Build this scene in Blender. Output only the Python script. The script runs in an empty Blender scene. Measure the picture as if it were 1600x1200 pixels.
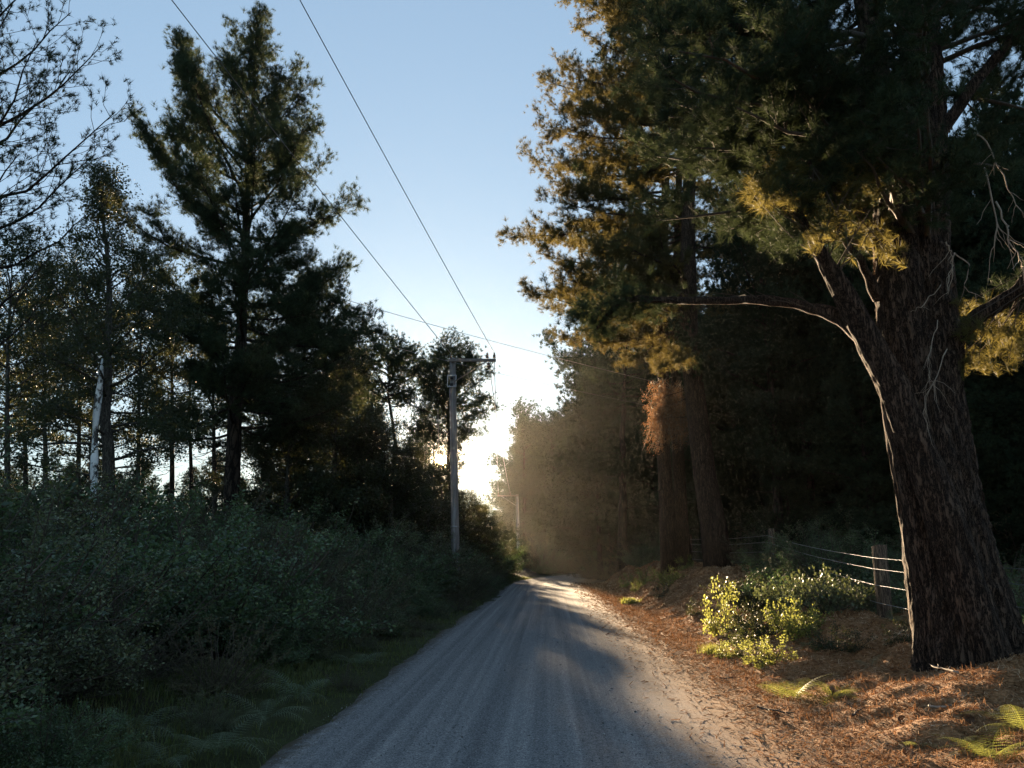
import bpy, math, random
import numpy as np
from mathutils import Vector

# ------------------------------------------------------------------ camera
scene = bpy.context.scene
COL = scene.collection
F = 1186.0
PITCH = math.atan(266 / F)
CAMZ = 1.6
cam_d = bpy.data.cameras.new('camera')
cam = bpy.data.objects.new('camera', cam_d)
COL.objects.link(cam)
cam.location = (0, 0, CAMZ)
cam.rotation_euler = (math.pi / 2 + PITCH, 0, 0)
cam_d.sensor_width = 36
cam_d.lens = F / 1600 * 36
cam_d.clip_start = 0.05
cam_d.clip_end = 2000
scene.camera = cam

# ------------------------------------------------------------------ light
SUN_EL = math.radians(6.8)
SUN_AZ = math.radians(-5.3)          # from +Y towards +X
sd = Vector((math.sin(SUN_AZ) * math.cos(SUN_EL), math.cos(SUN_AZ) * math.cos(SUN_EL), math.sin(SUN_EL)))
world = bpy.data.worlds.new('World')
scene.world = world
world.use_nodes = True
wn, wl = world.node_tree.nodes, world.node_tree.links
wn.clear()
sky = wn.new('ShaderNodeTexSky')
sky.sky_type = 'NISHITA'
sky.sun_disc = False
sky.sun_elevation = SUN_EL
sky.sun_rotation = SUN_AZ
sky.air_density = 1.0
sky.dust_density = 0.6
sky.ozone_density = 1.2
tint = wn.new('ShaderNodeMix'); tint.data_type = 'RGBA'; tint.blend_type = 'MULTIPLY'
tint.inputs['Factor'].default_value = 1.0
tint.inputs[7].default_value = (0.77, 1.0, 1.24, 1)
bg = wn.new('ShaderNodeBackground'); bg.inputs['Strength'].default_value = 0.062
# the sun's own bright disc and aureole, part of the sky
tc = wn.new('ShaderNodeTexCoord')
dot = wn.new('ShaderNodeVectorMath'); dot.operation = 'DOT_PRODUCT'
nrm = wn.new('ShaderNodeVectorMath'); nrm.operation = 'NORMALIZE'
dot.inputs[1].default_value = sd
disc = wn.new('ShaderNodeMapRange'); disc.interpolation_type = 'SMOOTHSTEP'
disc.inputs['From Min'].default_value = math.cos(math.radians(.55))
disc.inputs['From Max'].default_value = math.cos(math.radians(0.25))
disc.inputs['To Max'].default_value = 300.0
pw = wn.new('ShaderNodeMath'); pw.operation = 'POWER'; pw.inputs[1].default_value = 2200.0
mx = wn.new('ShaderNodeMath'); mx.operation = 'MAXIMUM'; mx.inputs[1].default_value = 0.0
au = wn.new('ShaderNodeMath'); au.operation = 'MULTIPLY'; au.inputs[1].default_value = .6
ad = wn.new('ShaderNodeMath'); ad.operation = 'ADD'
bg2 = wn.new('ShaderNodeBackground'); bg2.inputs['Color'].default_value = (1.0, 0.60, 0.24, 1)
ash = wn.new('ShaderNodeAddShader')
wo = wn.new('ShaderNodeOutputWorld')
gam = wn.new('ShaderNodeGamma'); gam.inputs['Gamma'].default_value = 0.42
wl.new(sky.outputs[0], gam.inputs['Color']); wl.new(gam.outputs[0], tint.inputs[6]); wl.new(tint.outputs[2], bg.inputs['Color'])
wl.new(tc.outputs['Generated'], nrm.inputs[0]); wl.new(nrm.outputs[0], dot.inputs[0])
wl.new(dot.outputs['Value'], disc.inputs['Value'])
wl.new(dot.outputs['Value'], mx.inputs[0]); wl.new(mx.outputs[0], pw.inputs[0]); wl.new(pw.outputs[0], au.inputs[0])
wl.new(disc.outputs[0], ad.inputs[0]); wl.new(au.outputs[0], ad.inputs[1]); wl.new(ad.outputs[0], bg2.inputs['Strength'])
wl.new(bg.outputs[0], ash.inputs[0]); wl.new(bg2.outputs[0], ash.inputs[1]); wl.new(ash.outputs[0], wo.inputs['Surface'])

sun_d = bpy.data.lights.new('sun', 'SUN')
sun = bpy.data.objects.new('sun', sun_d)
COL.objects.link(sun)
sun_d.energy = 5.0
sun_d.angle = math.radians(0.6)
sun_d.color = (1.0, 0.74, 0.46)
sun.rotation_euler = sd.to_track_quat('Z', 'Y').to_euler()
sun.location = (0, 0, 60)

scene.view_settings.view_transform = 'Standard'
scene.view_settings.look = 'None'
scene.view_settings.gamma = 1.0
scene.view_settings.exposure = 2.78
cy = scene.cycles
cy.max_bounces = 6; cy.diffuse_bounces = 3; cy.glossy_bounces = 1; cy.transmission_bounces = 4
cy.transparent_max_bounces = 4; cy.volume_bounces = 0
cy.sample_clamp_indirect = 1.5
cy.sample_clamp_direct = 4.0
cy.use_denoising = True
cy.denoising_prefilter = 'ACCURATE'
cy.use_adaptive_sampling = True
cy.adaptive_threshold = 0.02
scene.render.use_persistent_data = False

# ------------------------------------------------------------------ helpers
PI = math.pi
def AT(px, py, Y):
    dx = (px - 800) / F; dy = (600 - py) / F
    fw = math.cos(PITCH) - dy * math.sin(PITCH); up = math.sin(PITCH) + dy * math.cos(PITCH)
    t = Y / fw
    return np.array((dx * t, Y, CAMZ + up * t))

def h3(ix, iy, iz, seed):
    n = (ix * 374761393 + iy * 668265263 + iz * 2147483647 + seed * 144269504) & 0xffffffff
    n = ((n ^ (n >> 13)) * 1274126177) & 0xffffffff
    n = (n ^ (n >> 16)) & 0xffff
    return n / 65535.0
def noise(x, y, z=0.0, seed=0):
    x = np.asarray(x, float); y = np.asarray(y, float); z = np.asarray(z, float) + np.zeros_like(x)
    xi = np.floor(x).astype(np.int64); yi = np.floor(y).astype(np.int64); zi = np.floor(z).astype(np.int64)
    fx = x - xi; fy = y - yi; fz = z - zi
    fx = fx * fx * (3 - 2 * fx); fy = fy * fy * (3 - 2 * fy); fz = fz * fz * (3 - 2 * fz)
    r = 0
    for a in (0, 1):
        for b in (0, 1):
            for c in (0, 1):
                w = (fx if a else 1 - fx) * (fy if b else 1 - fy) * (fz if c else 1 - fz)
                r = r + w * h3(xi + a, yi + b, zi + c, seed)
    return r * 2 - 1
def fbm(x, y, z=0.0, seed=0, oct=3):
    r = 0; a = 1.0
    for k in range(oct):
        r = r + a * noise(np.asarray(x) * 2 ** k, np.asarray(y) * 2 ** k, np.asarray(z) * 2 ** k, seed + k * 17); a *= 0.5
    return r
def sstep(a, b, x):
    t = np.clip((np.asarray(x, float) - a) / (b - a), 0, 1)
    return t * t * (3 - 2 * t)

def mesh_np(name, V, faces, smooth=False):
    me = bpy.data.meshes.new(name)
    V = np.asarray(V, np.float32)
    faces = [f for f in faces if len(f)]
    me.vertices.add(len(V)); me.vertices.foreach_set('co', V.ravel())
    idx = np.concatenate([np.asarray(f, np.int32).ravel() for f in faces])
    tot = np.concatenate([np.full(len(f), np.asarray(f).shape[1], np.int32) for f in faces])
    start = np.concatenate(([0], np.cumsum(tot)[:-1])).astype(np.int32)
    me.loops.add(len(idx)); me.loops.foreach_set('vertex_index', idx)
    me.polygons.add(len(tot)); me.polygons.foreach_set('loop_start', start)
    try: me.polygons.foreach_set('loop_total', tot)
    except Exception: pass
    me.update(calc_edges=True)
    if smooth: me.polygons.foreach_set('use_smooth', np.ones(len(tot), bool))
    return me
def obj(name, me, mat, parent=None, loc=None):
    o = bpy.data.objects.new(name, me); COL.objects.link(o)
    if mat is not None and not me.materials: me.materials.append(mat)
    if parent is not None: o.parent = parent
    if loc is not None: o.location = loc
    return o
def tag(o, label=None, cat=None, group=None, kind=None):
    if label: o['label'] = label
    if cat: o['category'] = cat
    if group: o['group'] = group
    if kind: o['kind'] = kind
    return o
def thing(name, label, cat, loc=(0, 0, 0), rotz=0.0, group=None):
    o = bpy.data.objects.new(name, None); COL.objects.link(o)
    o.empty_display_size = 0.2
    o.location = tuple(float(v) for v in loc); o.rotation_euler = (0, 0, rotz)
    return tag(o, label, cat, group)
def dup(root, loc, rotz=0.0, sc=1.0, label=None, group=None):
    r = root.copy(); COL.objects.link(r)
    r.location = tuple(float(v) for v in loc); r.rotation_euler = (0, 0, rotz)
    r.scale = (sc, sc, sc) if np.isscalar(sc) else sc
    if label: r['label'] = label
    if group: r['group'] = group
    for ch in root.children:
        c = ch.copy(); COL.objects.link(c); c.parent = r
    return r

# tubes: a list of (points, radii, sides), all joined in one mesh
def tubes(polys, fn=None):
    groups = {}
    for p, r, s in polys:
        groups.setdefault((len(p), s), []).append((p, r))
    Vs, Fs, Cs, base = [], [], [], 0
    for (n, s), lst in groups.items():
        P = np.array([a for a, _ in lst], float); R = np.array([b for _, b in lst], float)
        T = np.gradient(P, axis=1)
        T /= np.linalg.norm(T, axis=2, keepdims=True) + 1e-9
        mean = T.mean(1); ref = np.where(np.abs(mean[:, 2:3]) > 0.8, np.array([[1.0, 0, 0]]), np.array([[0, 0, 1.0]]))
        A = np.cross(T, ref[:, None, :]); A /= np.linalg.norm(A, axis=2, keepdims=True) + 1e-9
        B = np.cross(T, A)
        th = np.arange(s) / s * 2 * PI
        V = P[:, :, None, :] + R[:, :, None, None] * (A[:, :, None, :] * np.cos(th)[None, None, :, None] + B[:, :, None, :] * np.sin(th)[None, None, :, None])
        m = len(lst)
        i = np.arange(n - 1)[:, None] * s + np.arange(s)[None, :]
        j = np.arange(n - 1)[:, None] * s + (np.arange(s)[None, :] + 1) % s
        q = np.stack([i, j, j + s, i + s], -1).reshape(-1, 4)
        q = (q[None] + (np.arange(m) * n * s)[:, None, None]).reshape(-1, 4) + base
        Vs.append(V.reshape(-1, 3)); Fs.append(q)
        if s >= 5:
            for e in (0, n - 1):
                c = np.arange(s) + e * s
                c = c[::-1] if e == 0 else c
                Cs.append((s, (c[None] + (np.arange(m) * n * s)[:, None]) + base))
        base += m * n * s
    return np.concatenate(Vs), Fs + [c for _, c in Cs]
def tube_mesh(name, polys, smooth=True):
    V, Fc = tubes(polys)
    return mesh_np(name, V, Fc, smooth)

# tufts of needles or leaves
def needle_tpl(rng, n, ln, w, lo=12, hi=70, stem=0.6):
    a = rng.uniform(0, 2 * PI, n); pol = np.radians(rng.uniform(lo, hi, n))
    d = np.stack([np.sin(pol) * np.cos(a), np.sin(pol) * np.sin(a), np.cos(pol)], 1)
    o = np.stack([np.zeros(n), np.zeros(n), -rng.uniform(0, 1, n) * stem * ln], 1)
    L = ln * rng.uniform(0.7, 1.1, n)[:, None]
    side = np.cross(d, rng.normal(size=(n, 3))); side /= np.linalg.norm(side, axis=1, keepdims=True)
    v = np.stack([o - side * w / 2, o + side * w / 2, o + d * L + np.array([0, 0, -0.06 * ln])], 1)
    return v.reshape(-1, 3), np.arange(3 * n).reshape(-1, 3)
def leaf_tpl(rng, n, ln, w, spread=0.12, stem=0.2):
    a = rng.uniform(0, 2 * PI, n); pol = np.radians(rng.uniform(20, 100, n))
    d = np.stack([np.sin(pol) * np.cos(a), np.sin(pol) * np.sin(a), np.cos(pol)], 1)
    o = np.stack([rng.normal(0, spread * .3, n), rng.normal(0, spread * .3, n), -rng.uniform(0, 1, n) * stem], 1) + d * spread * rng.uniform(0, 1, n)[:, None]
    L = (ln * rng.uniform(0.7, 1.2, n))[:, None]; W = (w * rng.uniform(0.8, 1.2, n))[:, None]
    side = np.cross(d, rng.normal(size=(n, 3))); side /= np.linalg.norm(side, axis=1, keepdims=True)
    nn = np.cross(side, d)
    v = np.stack([o, o + d * L * .5 - side * W / 2 + nn * L * .08, o + d * L, o + d * L * .5 + side * W / 2 + nn * L * .08], 1)
    return v.reshape(-1, 3), np.arange(4 * n).reshape(-1, 4)
def scatter_mesh(name, rng, tpls, pos, dirs, scl, smooth=False):
    pos = np.asarray(pos, float); dirs = np.asarray(dirs, float); scl = np.asarray(scl, float)
    dirs = dirs / (np.linalg.norm(dirs, axis=1, keepdims=True) + 1e-9)
    N = len(pos); which = rng.integers(0, len(tpls), N)
    rv = rng.normal(size=(N, 3))
    A = np.cross(dirs, rv); A /= np.linalg.norm(A, axis=1, keepdims=True) + 1e-9
    B = np.cross(dirs, A)
    M = np.stack([A, B, dirs], 2)  # columns
    Vs, Fs, base = [], [], 0
    for k, (tv, tf) in enumerate(tpls):
        s = which == k
        if not s.any(): continue
        V = np.einsum('nij,mj->nmi', M[s], tv) * scl[s][:, None, None] + pos[s][:, None, :]
        f = tf[None] + (np.arange(s.sum()) * len(tv))[:, None, None] + base
        Vs.append(V.reshape(-1, 3)); Fs.append(f.reshape(-1, tf.shape[1])); base += V.shape[0] * V.shape[1]
    return mesh_np(name, np.concatenate(Vs), Fs, smooth)

# ------------------------------------------------------------------ materials
def newmat(name):
    m = bpy.data.materials.new(name); m.use_nodes = True
    nt = m.node_tree; nt.nodes.clear()
    return m, nt.nodes, nt.links
def ramp(nodes, stops):
    r = nodes.new('ShaderNodeValToRGB')
    e = r.color_ramp.elements
    e[0].position, e[0].color = stops[0][0], (*stops[0][1], 1)
    e[1].position, e[1].color = stops[-1][0], (*stops[-1][1], 1)
    for p, c in stops[1:-1]:
        x = e.new(p); x.color = (*c, 1)
    return r
def leafmat(name, c0, c1, c2, tcol, trans=0.4, rough=0.55, nscale=1.3, spec=0.3):
    m, n, l = newmat(name)
    t = n.new('ShaderNodeTexCoord')
    g = n.new('ShaderNodeNewGeometry')
    a = n.new('ShaderNodeTexNoise'); a.inputs['Scale'].default_value = nscale; a.inputs['Detail'].default_value = 3
    oi = n.new('ShaderNodeObjectInfo')
    l.new(t.outputs['Object'], a.inputs['Vector'])
    mixv = n.new('ShaderNodeMath'); mixv.operation = 'MULTIPLY_ADD'; mixv.inputs[1].default_value = 0.45; 
    l.new(g.outputs['Random Per Island'], mixv.inputs[0]); 
    sub = n.new('ShaderNodeMath'); sub.operation = 'SUBTRACT'; sub.inputs[1].default_value = 0.22
    l.new(a.outputs['Fac'], sub.inputs[0]); l.new(sub.outputs[0], mixv.inputs[2])
    r = ramp(n, [(0.25, c0), (0.5, c1), (0.78, c2)])
    l.new(mixv.outputs[0], r.inputs[0])
    hs = n.new('ShaderNodeHueSaturation')
    mr = n.new('ShaderNodeMapRange'); mr.inputs['To Min'].default_value = 0.75; mr.inputs['To Max'].default_value = 1.25
    l.new(oi.outputs['Random'], mr.inputs['Value']); l.new(mr.outputs[0], hs.inputs['Value']); l.new(r.outputs[0], hs.inputs['Color'])
    p = n.new('ShaderNodeBsdfPrincipled'); p.inputs['Roughness'].default_value = rough
    p.inputs['Specular IOR Level'].default_value = spec
    l.new(hs.outputs[0], p.inputs['Base Color'])
    tr = n.new('ShaderNodeBsdfTranslucent')
    tm = n.new('ShaderNodeMix'); tm.data_type = 'RGBA'; tm.blend_type = 'MIX'; tm.inputs['Factor'].default_value = 0.6
    l.new(hs.outputs[0], tm.inputs[6]); tm.inputs[7].default_value = (*tcol, 1)
    l.new(tm.outputs[2], tr.inputs['Color'])
    ms = n.new('ShaderNodeMixShader'); ms.inputs[0].default_value = trans
    l.new(p.outputs[0], ms.inputs[1]); l.new(tr.outputs[0], ms.inputs[2])
    o = n.new('ShaderNodeOutputMaterial'); l.new(ms.outputs[0], o.inputs['Surface'])
    return m
def barkmat(name, c0, c1, scale=9.0, zs=0.22, bump=0.6, dist=0.02, moss=None):
    m, n, l = newmat(name)
    t = n.new('ShaderNodeTexCoord'); mp = n.new('ShaderNodeMapping'); mp.inputs['Scale'].default_value = (1, 1, zs)
    l.new(t.outputs['Object'], mp.inputs['Vector'])
    v = n.new('ShaderNodeTexVoronoi'); v.feature = 'DISTANCE_TO_EDGE'; v.inputs['Scale'].default_value = scale
    a = n.new('ShaderNodeTexNoise'); a.inputs['Scale'].default_value = scale * 1.6; a.inputs['Detail'].default_value = 6; a.inputs['Roughness'].default_value = .7
    dm = n.new('ShaderNodeVectorMath'); dm.operation = 'MULTIPLY_ADD'; dm.inputs[1].default_value = (.25, .25, .25)
    l.new(mp.outputs[0], a.inputs['Vector']); l.new(a.outputs['Color'], dm.inputs[0]); l.new(mp.outputs[0], dm.inputs[2])
    l.new(dm.outputs[0], v.inputs['Vector'])
    mr = n.new('ShaderNodeMapRange'); mr.inputs['From Max'].default_value = 0.18; l.new(v.outputs['Distance'], mr.inputs['Value'])
    mul = n.new('ShaderNodeMath'); mul.operation = 'MULTIPLY'; l.new(mr.outputs[0], mul.inputs[0]); l.new(a.outputs['Fac'], mul.inputs[1])
    r = ramp(n, [(0.05, tuple(x * .35 for x in c0)), (0.3, c0), (0.62, c1)])
    l.new(mul.outputs[0], r.inputs[0])
    p = n.new('ShaderNodeBsdfPrincipled'); p.inputs['Roughness'].default_value = 0.9; p.inputs['Specular IOR Level'].default_value = 0.15
    src = r.outputs[0]
    if moss:
        big = n.new('ShaderNodeTexNoise'); big.inputs['Scale'].default_value = 1.1; big.inputs['Detail'].default_value = 5
        l.new(t.outputs['Object'], big.inputs['Vector'])
        rr = n.new('ShaderNodeMapRange'); rr.inputs['From Min'].default_value = .5; rr.inputs['From Max'].default_value = .7
        l.new(big.outputs['Fac'], rr.inputs['Value'])
        mm = n.new('ShaderNodeMix'); mm.data_type = 'RGBA'; l.new(rr.outputs[0], mm.inputs['Factor'])
        l.new(src, mm.inputs[6]); mm.inputs[7].default_value = (*moss, 1); src = mm.outputs[2]
    l.new(src, p.inputs['Base Color'])
    b = n.new('ShaderNodeBump'); b.inputs['Strength'].default_value = bump; b.inputs['Distance'].default_value = dist
    l.new(mul.outputs[0], b.inputs['Height']); l.new(b.outputs[0], p.inputs['Normal'])
    o = n.new('ShaderNodeOutputMaterial'); l.new(p.outputs[0], o.inputs['Surface'])
    return m
def plainmat(name, c, rough=0.7, metal=0.0, var=0.3, scale=20.0, stretch=(1, 1, 1)):
    m, n, l = newmat(name)
    t = n.new('ShaderNodeTexCoord'); mp = n.new('ShaderNodeMapping'); mp.inputs['Scale'].default_value = stretch
    a = n.new('ShaderNodeTexNoise'); a.inputs['Scale'].default_value = scale; a.inputs['Detail'].default_value = 5
    l.new(t.outputs['Object'], mp.inputs['Vector']); l.new(mp.outputs[0], a.inputs['Vector'])
    r = ramp(n, [(0.3, tuple(x * (1 - var) for x in c)), (0.7, tuple(min(1, x * (1 + var)) for x in c))])
    l.new(a.outputs['Fac'], r.inputs[0])
    p = n.new('ShaderNodeBsdfPrincipled'); p.inputs['Roughness'].default_value = rough; p.inputs['Metallic'].default_value = metal
    l.new(r.outputs[0], p.inputs['Base Color'])
    o = n.new('ShaderNodeOutputMaterial'); l.new(p.outputs[0], o.inputs['Surface'])
    return m

M_NEED = leafmat('pine_needles', (.014, .026, .018), (.027, .045, .025), (.048, .068, .03), (.075, .09, .035), trans=.25, rough=.75, spec=.12)
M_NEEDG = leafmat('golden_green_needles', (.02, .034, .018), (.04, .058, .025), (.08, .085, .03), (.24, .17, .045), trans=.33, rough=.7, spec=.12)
M_NEEDN = leafmat('sun_tinted_long_needles', (.02, .036, .016), (.05, .07, .024), (.09, .10, .035), (.38, .30, .08), trans=.36, rough=.6, spec=.2)  # brighter needle copy with sunlight put into its colour
M_SPRUCE = leafmat('dark_conifer_needles', (.016, .030, .020), (.028, .048, .028), (.048, .07, .036), (.06, .08, .03), trans=.16, rough=.85, spec=.04)
M_LEAF = leafmat('broadleaf', (.016, .028, .017), (.028, .045, .022), (.05, .07, .03), (.14, .13, .035), trans=.28, rough=.5, spec=.25)
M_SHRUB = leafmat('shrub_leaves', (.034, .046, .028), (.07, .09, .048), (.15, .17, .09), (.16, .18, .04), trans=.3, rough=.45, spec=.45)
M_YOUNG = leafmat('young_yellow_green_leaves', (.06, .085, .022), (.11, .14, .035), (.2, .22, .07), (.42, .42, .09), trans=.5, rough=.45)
M_FERN = leafmat('fern_green', (.06, .095, .06), (.11, .15, .095), (.2, .24, .16), (.2, .24, .08), trans=.4, nscale=3)
M_GRASS = leafmat('verge_grass', (.03, .05, .018), (.06, .085, .028), (.12, .12, .05), (.25, .27, .06), trans=.35, nscale=2)
M_DEADL = leafmat('dead_brown_needles', (.07, .04, .022), (.17, .095, .048), (.32, .19, .10), (.3, .15, .06), trans=.3, nscale=4)
M_BARK = barkmat('pine_bark', (.022, .018, .015), (.065, .048, .036), scale=7, dist=.03, bump=.9)
M_BARKB = barkmat('rough_pine_bark', (.034, .023, .017), (.12, .08, .055), scale=15, zs=.17, dist=.035, bump=1.0)
M_BARKG = barkmat('grey_bark', (.06, .055, .048), (.13, .12, .10), scale=14, dist=.01)
M_DEADW = plainmat('bare_dead_wood', (.26, .21, .16), .85, var=.3, scale=12)
M_TWIG = plainmat('twig_wood', (.06, .045, .033), .85)

# ------------------------------------------------------------------ road line and ground
def road_line():
    pts = []; x, y = -0.42, -8.0; hd = math.radians(2.75); ds = 0.5; s = 0
    while s < 190:
        pts.append((x, y, hd))
        if y > 41 and hd < math.radians(80): hd += ds / 62.0
        x += math.sin(hd) * ds; y += math.cos(hd) * ds; s += ds
    return np.array(pts)
RL = road_line()
def road_uv(x, y):
    """signed distance right of the road's centre line, and distance along it"""
    x = np.asarray(x, float); y = np.asarray(y, float); sh = x.shape
    x = x.ravel(); y = y.ravel(); u = np.empty_like(x); v = np.empty_like(x)
    for a in range(0, len(x), 20000):
        X = x[a:a + 20000, None]; Y = y[a:a + 20000, None]
        d2 = (X - RL[None, :, 0]) ** 2 + (Y - RL[None, :, 1]) ** 2
        k = d2.argmin(1); hd = RL[k, 2]
        dx = X[:, 0] - RL[k, 0]; dy = Y[:, 0] - RL[k, 1]
        side = dx * np.cos(hd) - dy * np.sin(hd); al = dx * np.sin(hd) + dy * np.cos(hd)
        u[a:a + 20000] = np.where(np.abs(al) < 0.6, side, np.sign(side) * np.sqrt(d2[np.arange(len(k)), k])); v[a:a + 20000] = k * .5 + al
    return u.reshape(sh), v.reshape(sh)
def bank_h(u, v):
    """height of the ground away from the road"""
    hb = 0.42 + 0.75 * sstep(16, 34, v)                 # right bank top
    r = sstep(2.7, 4.9, u) * hb + sstep(5, 14, u) * 0.25
    l = sstep(2.45, 5.5, -u) * 0.30 + sstep(6, 16, -u) * 0.35
    return r + l
def height(x, y, detail=True):
    u, v = road_uv(x, y)
    h = bank_h(u, v)
    if detail:
        m = sstep(2.5, 3.6, u); ml = sstep(2.6, 4, -u)
        h = h + m * (0.10 * fbm(np.asarray(x) * 1.1, np.asarray(y) * 1.1, seed=3, oct=3) + 0.045 * noise(np.asarray(x) * 5, np.asarray(y) * 5, seed=9)) \
              + ml * 0.08 * fbm(np.asarray(x) * .9, np.asarray(y) * .9, seed=5)
    return h - 0.05 * (1 - sstep(1.95, 2.5, np.abs(u)))
def hz(x, y): return float(height(np.array([x]), np.array([y]))[0])

def coords(lo, hi, f0, f1, fine, grow=1.09):
    c = list(np.arange(f0, f1, fine)); s = fine; a = f0
    while a > lo: s *= grow; a -= s; c.insert(0, a)
    s = fine; a = c[-1]
    while a < hi: s *= grow; a += s; c.append(a)
    return np.array(c)
gx = coords(-235, 235, -5, 9, 0.085, 1.10); gy = coords(-55, 185, 3.5, 24, 0.085, 1.035)
GX, GY = np.meshgrid(gx, gy)
GU, GV = road_uv(GX, GY)
GZ = height(GX, GY)
nx, ny = len(gx), len(gy)
ii = np.arange(nx * ny).reshape(ny, nx)
gf = np.stack([ii[:-1, :-1], ii[:-1, 1:], ii[1:, 1:], ii[1:, :-1]], -1).reshape(-1, 4)
gme = mesh_np('ground', np.stack([GX, GY, GZ], -1).reshape(-1, 3), [gf], True)
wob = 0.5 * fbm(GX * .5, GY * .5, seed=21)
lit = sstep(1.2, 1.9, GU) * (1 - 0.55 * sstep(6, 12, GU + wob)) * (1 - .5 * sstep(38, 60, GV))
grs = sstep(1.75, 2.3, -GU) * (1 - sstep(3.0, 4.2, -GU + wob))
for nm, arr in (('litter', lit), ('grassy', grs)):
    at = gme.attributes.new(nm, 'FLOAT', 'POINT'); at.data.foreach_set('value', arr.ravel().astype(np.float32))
m, n, l = newmat('forest_floor')
tcn = n.new('ShaderNodeTexCoord')
n1 = n.new('ShaderNodeTexNoise'); n1.inputs['Scale'].default_value = 28; n1.inputs['Detail'].default_value = 8; n1.inputs['Roughness'].default_value = .75
n2 = n.new('ShaderNodeTexNoise'); n2.inputs['Scale'].default_value = 2.2; n2.inputs['Detail'].default_value = 4
l.new(tcn.outputs['Object'], n1.inputs['Vector']); l.new(tcn.outputs['Object'], n2.inputs['Vector'])
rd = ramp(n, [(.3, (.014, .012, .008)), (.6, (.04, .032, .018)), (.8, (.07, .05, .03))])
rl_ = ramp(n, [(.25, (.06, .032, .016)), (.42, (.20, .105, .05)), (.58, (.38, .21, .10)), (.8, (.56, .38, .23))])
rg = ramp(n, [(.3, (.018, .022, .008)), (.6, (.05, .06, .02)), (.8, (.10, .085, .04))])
for r in (rd, rl_, rg): l.new(n1.outputs['Fac'], r.inputs[0])
aL = n.new('ShaderNodeAttribute'); aL.attribute_name = 'litter'; aG = n.new('ShaderNodeAttribute'); aG.attribute_name = 'grassy'
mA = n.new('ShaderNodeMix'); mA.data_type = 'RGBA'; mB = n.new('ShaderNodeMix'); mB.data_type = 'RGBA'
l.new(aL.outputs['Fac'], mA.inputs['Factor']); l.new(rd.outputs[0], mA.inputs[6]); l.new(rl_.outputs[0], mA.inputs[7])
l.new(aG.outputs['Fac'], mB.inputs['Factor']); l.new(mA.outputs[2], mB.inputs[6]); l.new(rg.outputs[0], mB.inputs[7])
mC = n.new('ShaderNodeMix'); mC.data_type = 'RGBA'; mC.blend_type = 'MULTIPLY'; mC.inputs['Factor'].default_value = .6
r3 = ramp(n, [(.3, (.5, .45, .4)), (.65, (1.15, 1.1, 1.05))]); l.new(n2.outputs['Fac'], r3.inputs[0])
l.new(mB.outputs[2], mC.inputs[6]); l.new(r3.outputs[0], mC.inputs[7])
pb = n.new('ShaderNodeBsdfPrincipled'); pb.inputs['Roughness'].default_value = .9; pb.inputs['Specular IOR Level'].default_value = .15
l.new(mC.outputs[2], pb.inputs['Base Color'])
bm = n.new('ShaderNodeBump'); bm.inputs['Strength'].default_value = .9; bm.inputs['Distance'].default_value = .03
l.new(n1.outputs['Fac'], bm.inputs['Height']); l.new(bm.outputs[0], pb.inputs['Normal'])
oo = n.new('ShaderNodeOutputMaterial'); l.new(pb.outputs[0], oo.inputs['Surface'])
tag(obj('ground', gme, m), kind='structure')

# gravel road, a strip that follows the line
K = len(RL); cu = np.linspace(-1, 1, 61)
vs = np.arange(0, (K - 2) * .5, .25)
ci = np.interp(vs, np.arange(K) * .5, RL[:, 0]); cj = np.interp(vs, np.arange(K) * .5, RL[:, 1]); ch = np.interp(vs, np.arange(K) * .5, RL[:, 2])
halfL = 2.30 + .12 * noise(vs * .8, vs * 0, seed=31) + .06 * noise(vs * 3, vs * 0, seed=32)
halfR = 2.34 + .12 * noise(vs * .7, vs * 0, seed=33) + .06 * noise(vs * 3, vs * 0, seed=34)
U = np.where(cu[None] < 0, cu[None] * halfL[:, None], cu[None] * halfR[:, None])
RX = ci[:, None] + U * np.cos(ch)[:, None]; RY = cj[:, None] - U * np.sin(ch)[:, None]
rut = -0.018 * np.exp(-((np.abs(U + .05) - .78) / .22) ** 2) + .010 * np.exp(-(U / .3) ** 2)
RZ = .05 - .035 * (U / 2.35) ** 2 + rut + .006 * noise(RX * 2.2, RY * .6, seed=40) - .055 * sstep(.9, 1.0, np.abs(cu))[None]
jj = np.arange(RX.size).reshape(RX.shape)
rf = np.stack([jj[:-1, :-1], jj[:-1, 1:], jj[1:, 1:], jj[1:, :-1]], -1).reshape(-1, 4)
rme = mesh_np('gravel_road', np.stack([RX, RY, RZ], -1).reshape(-1, 3), [rf], True)
for nm, arr in (('across', U), ('along', np.repeat(vs[:, None], 61, 1))):
    at = rme.attributes.new(nm, 'FLOAT', 'POINT'); at.data.foreach_set('value', arr.ravel().astype(np.float32))
m, n, l = newmat('grey_gravel')
tcn = n.new('ShaderNodeTexCoord')
vo = n.new('ShaderNodeTexVoronoi'); vo.inputs['Scale'].default_value = 105
vo2 = n.new('ShaderNodeTexNoise'); vo2.inputs['Scale'].default_value = 110; vo2.inputs['Detail'].default_value = 4; vo2.inputs['Roughness'].default_value = .8
l.new(tcn.outputs['Object'], vo.inputs['Vector']); l.new(tcn.outputs['Object'], vo2.inputs['Vector'])
rs = ramp(n, [(.25, (.075, .075, .08)), (.5, (.17, .168, .17)), (.8, (.34, .335, .33))])
sp = n.new('ShaderNodeSeparateColor'); l.new(vo.outputs['Color'], sp.inputs[0])
mxv = n.new('ShaderNodeMix'); mxv.data_type = 'FLOAT'; mxv.inputs['Factor'].default_value = .6
l.new(sp.outputs[0], mxv.inputs[2]); l.new(vo2.outputs['Fac'], mxv.inputs[3]); l.new(mxv.outputs[0], rs.inputs[0])
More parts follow.
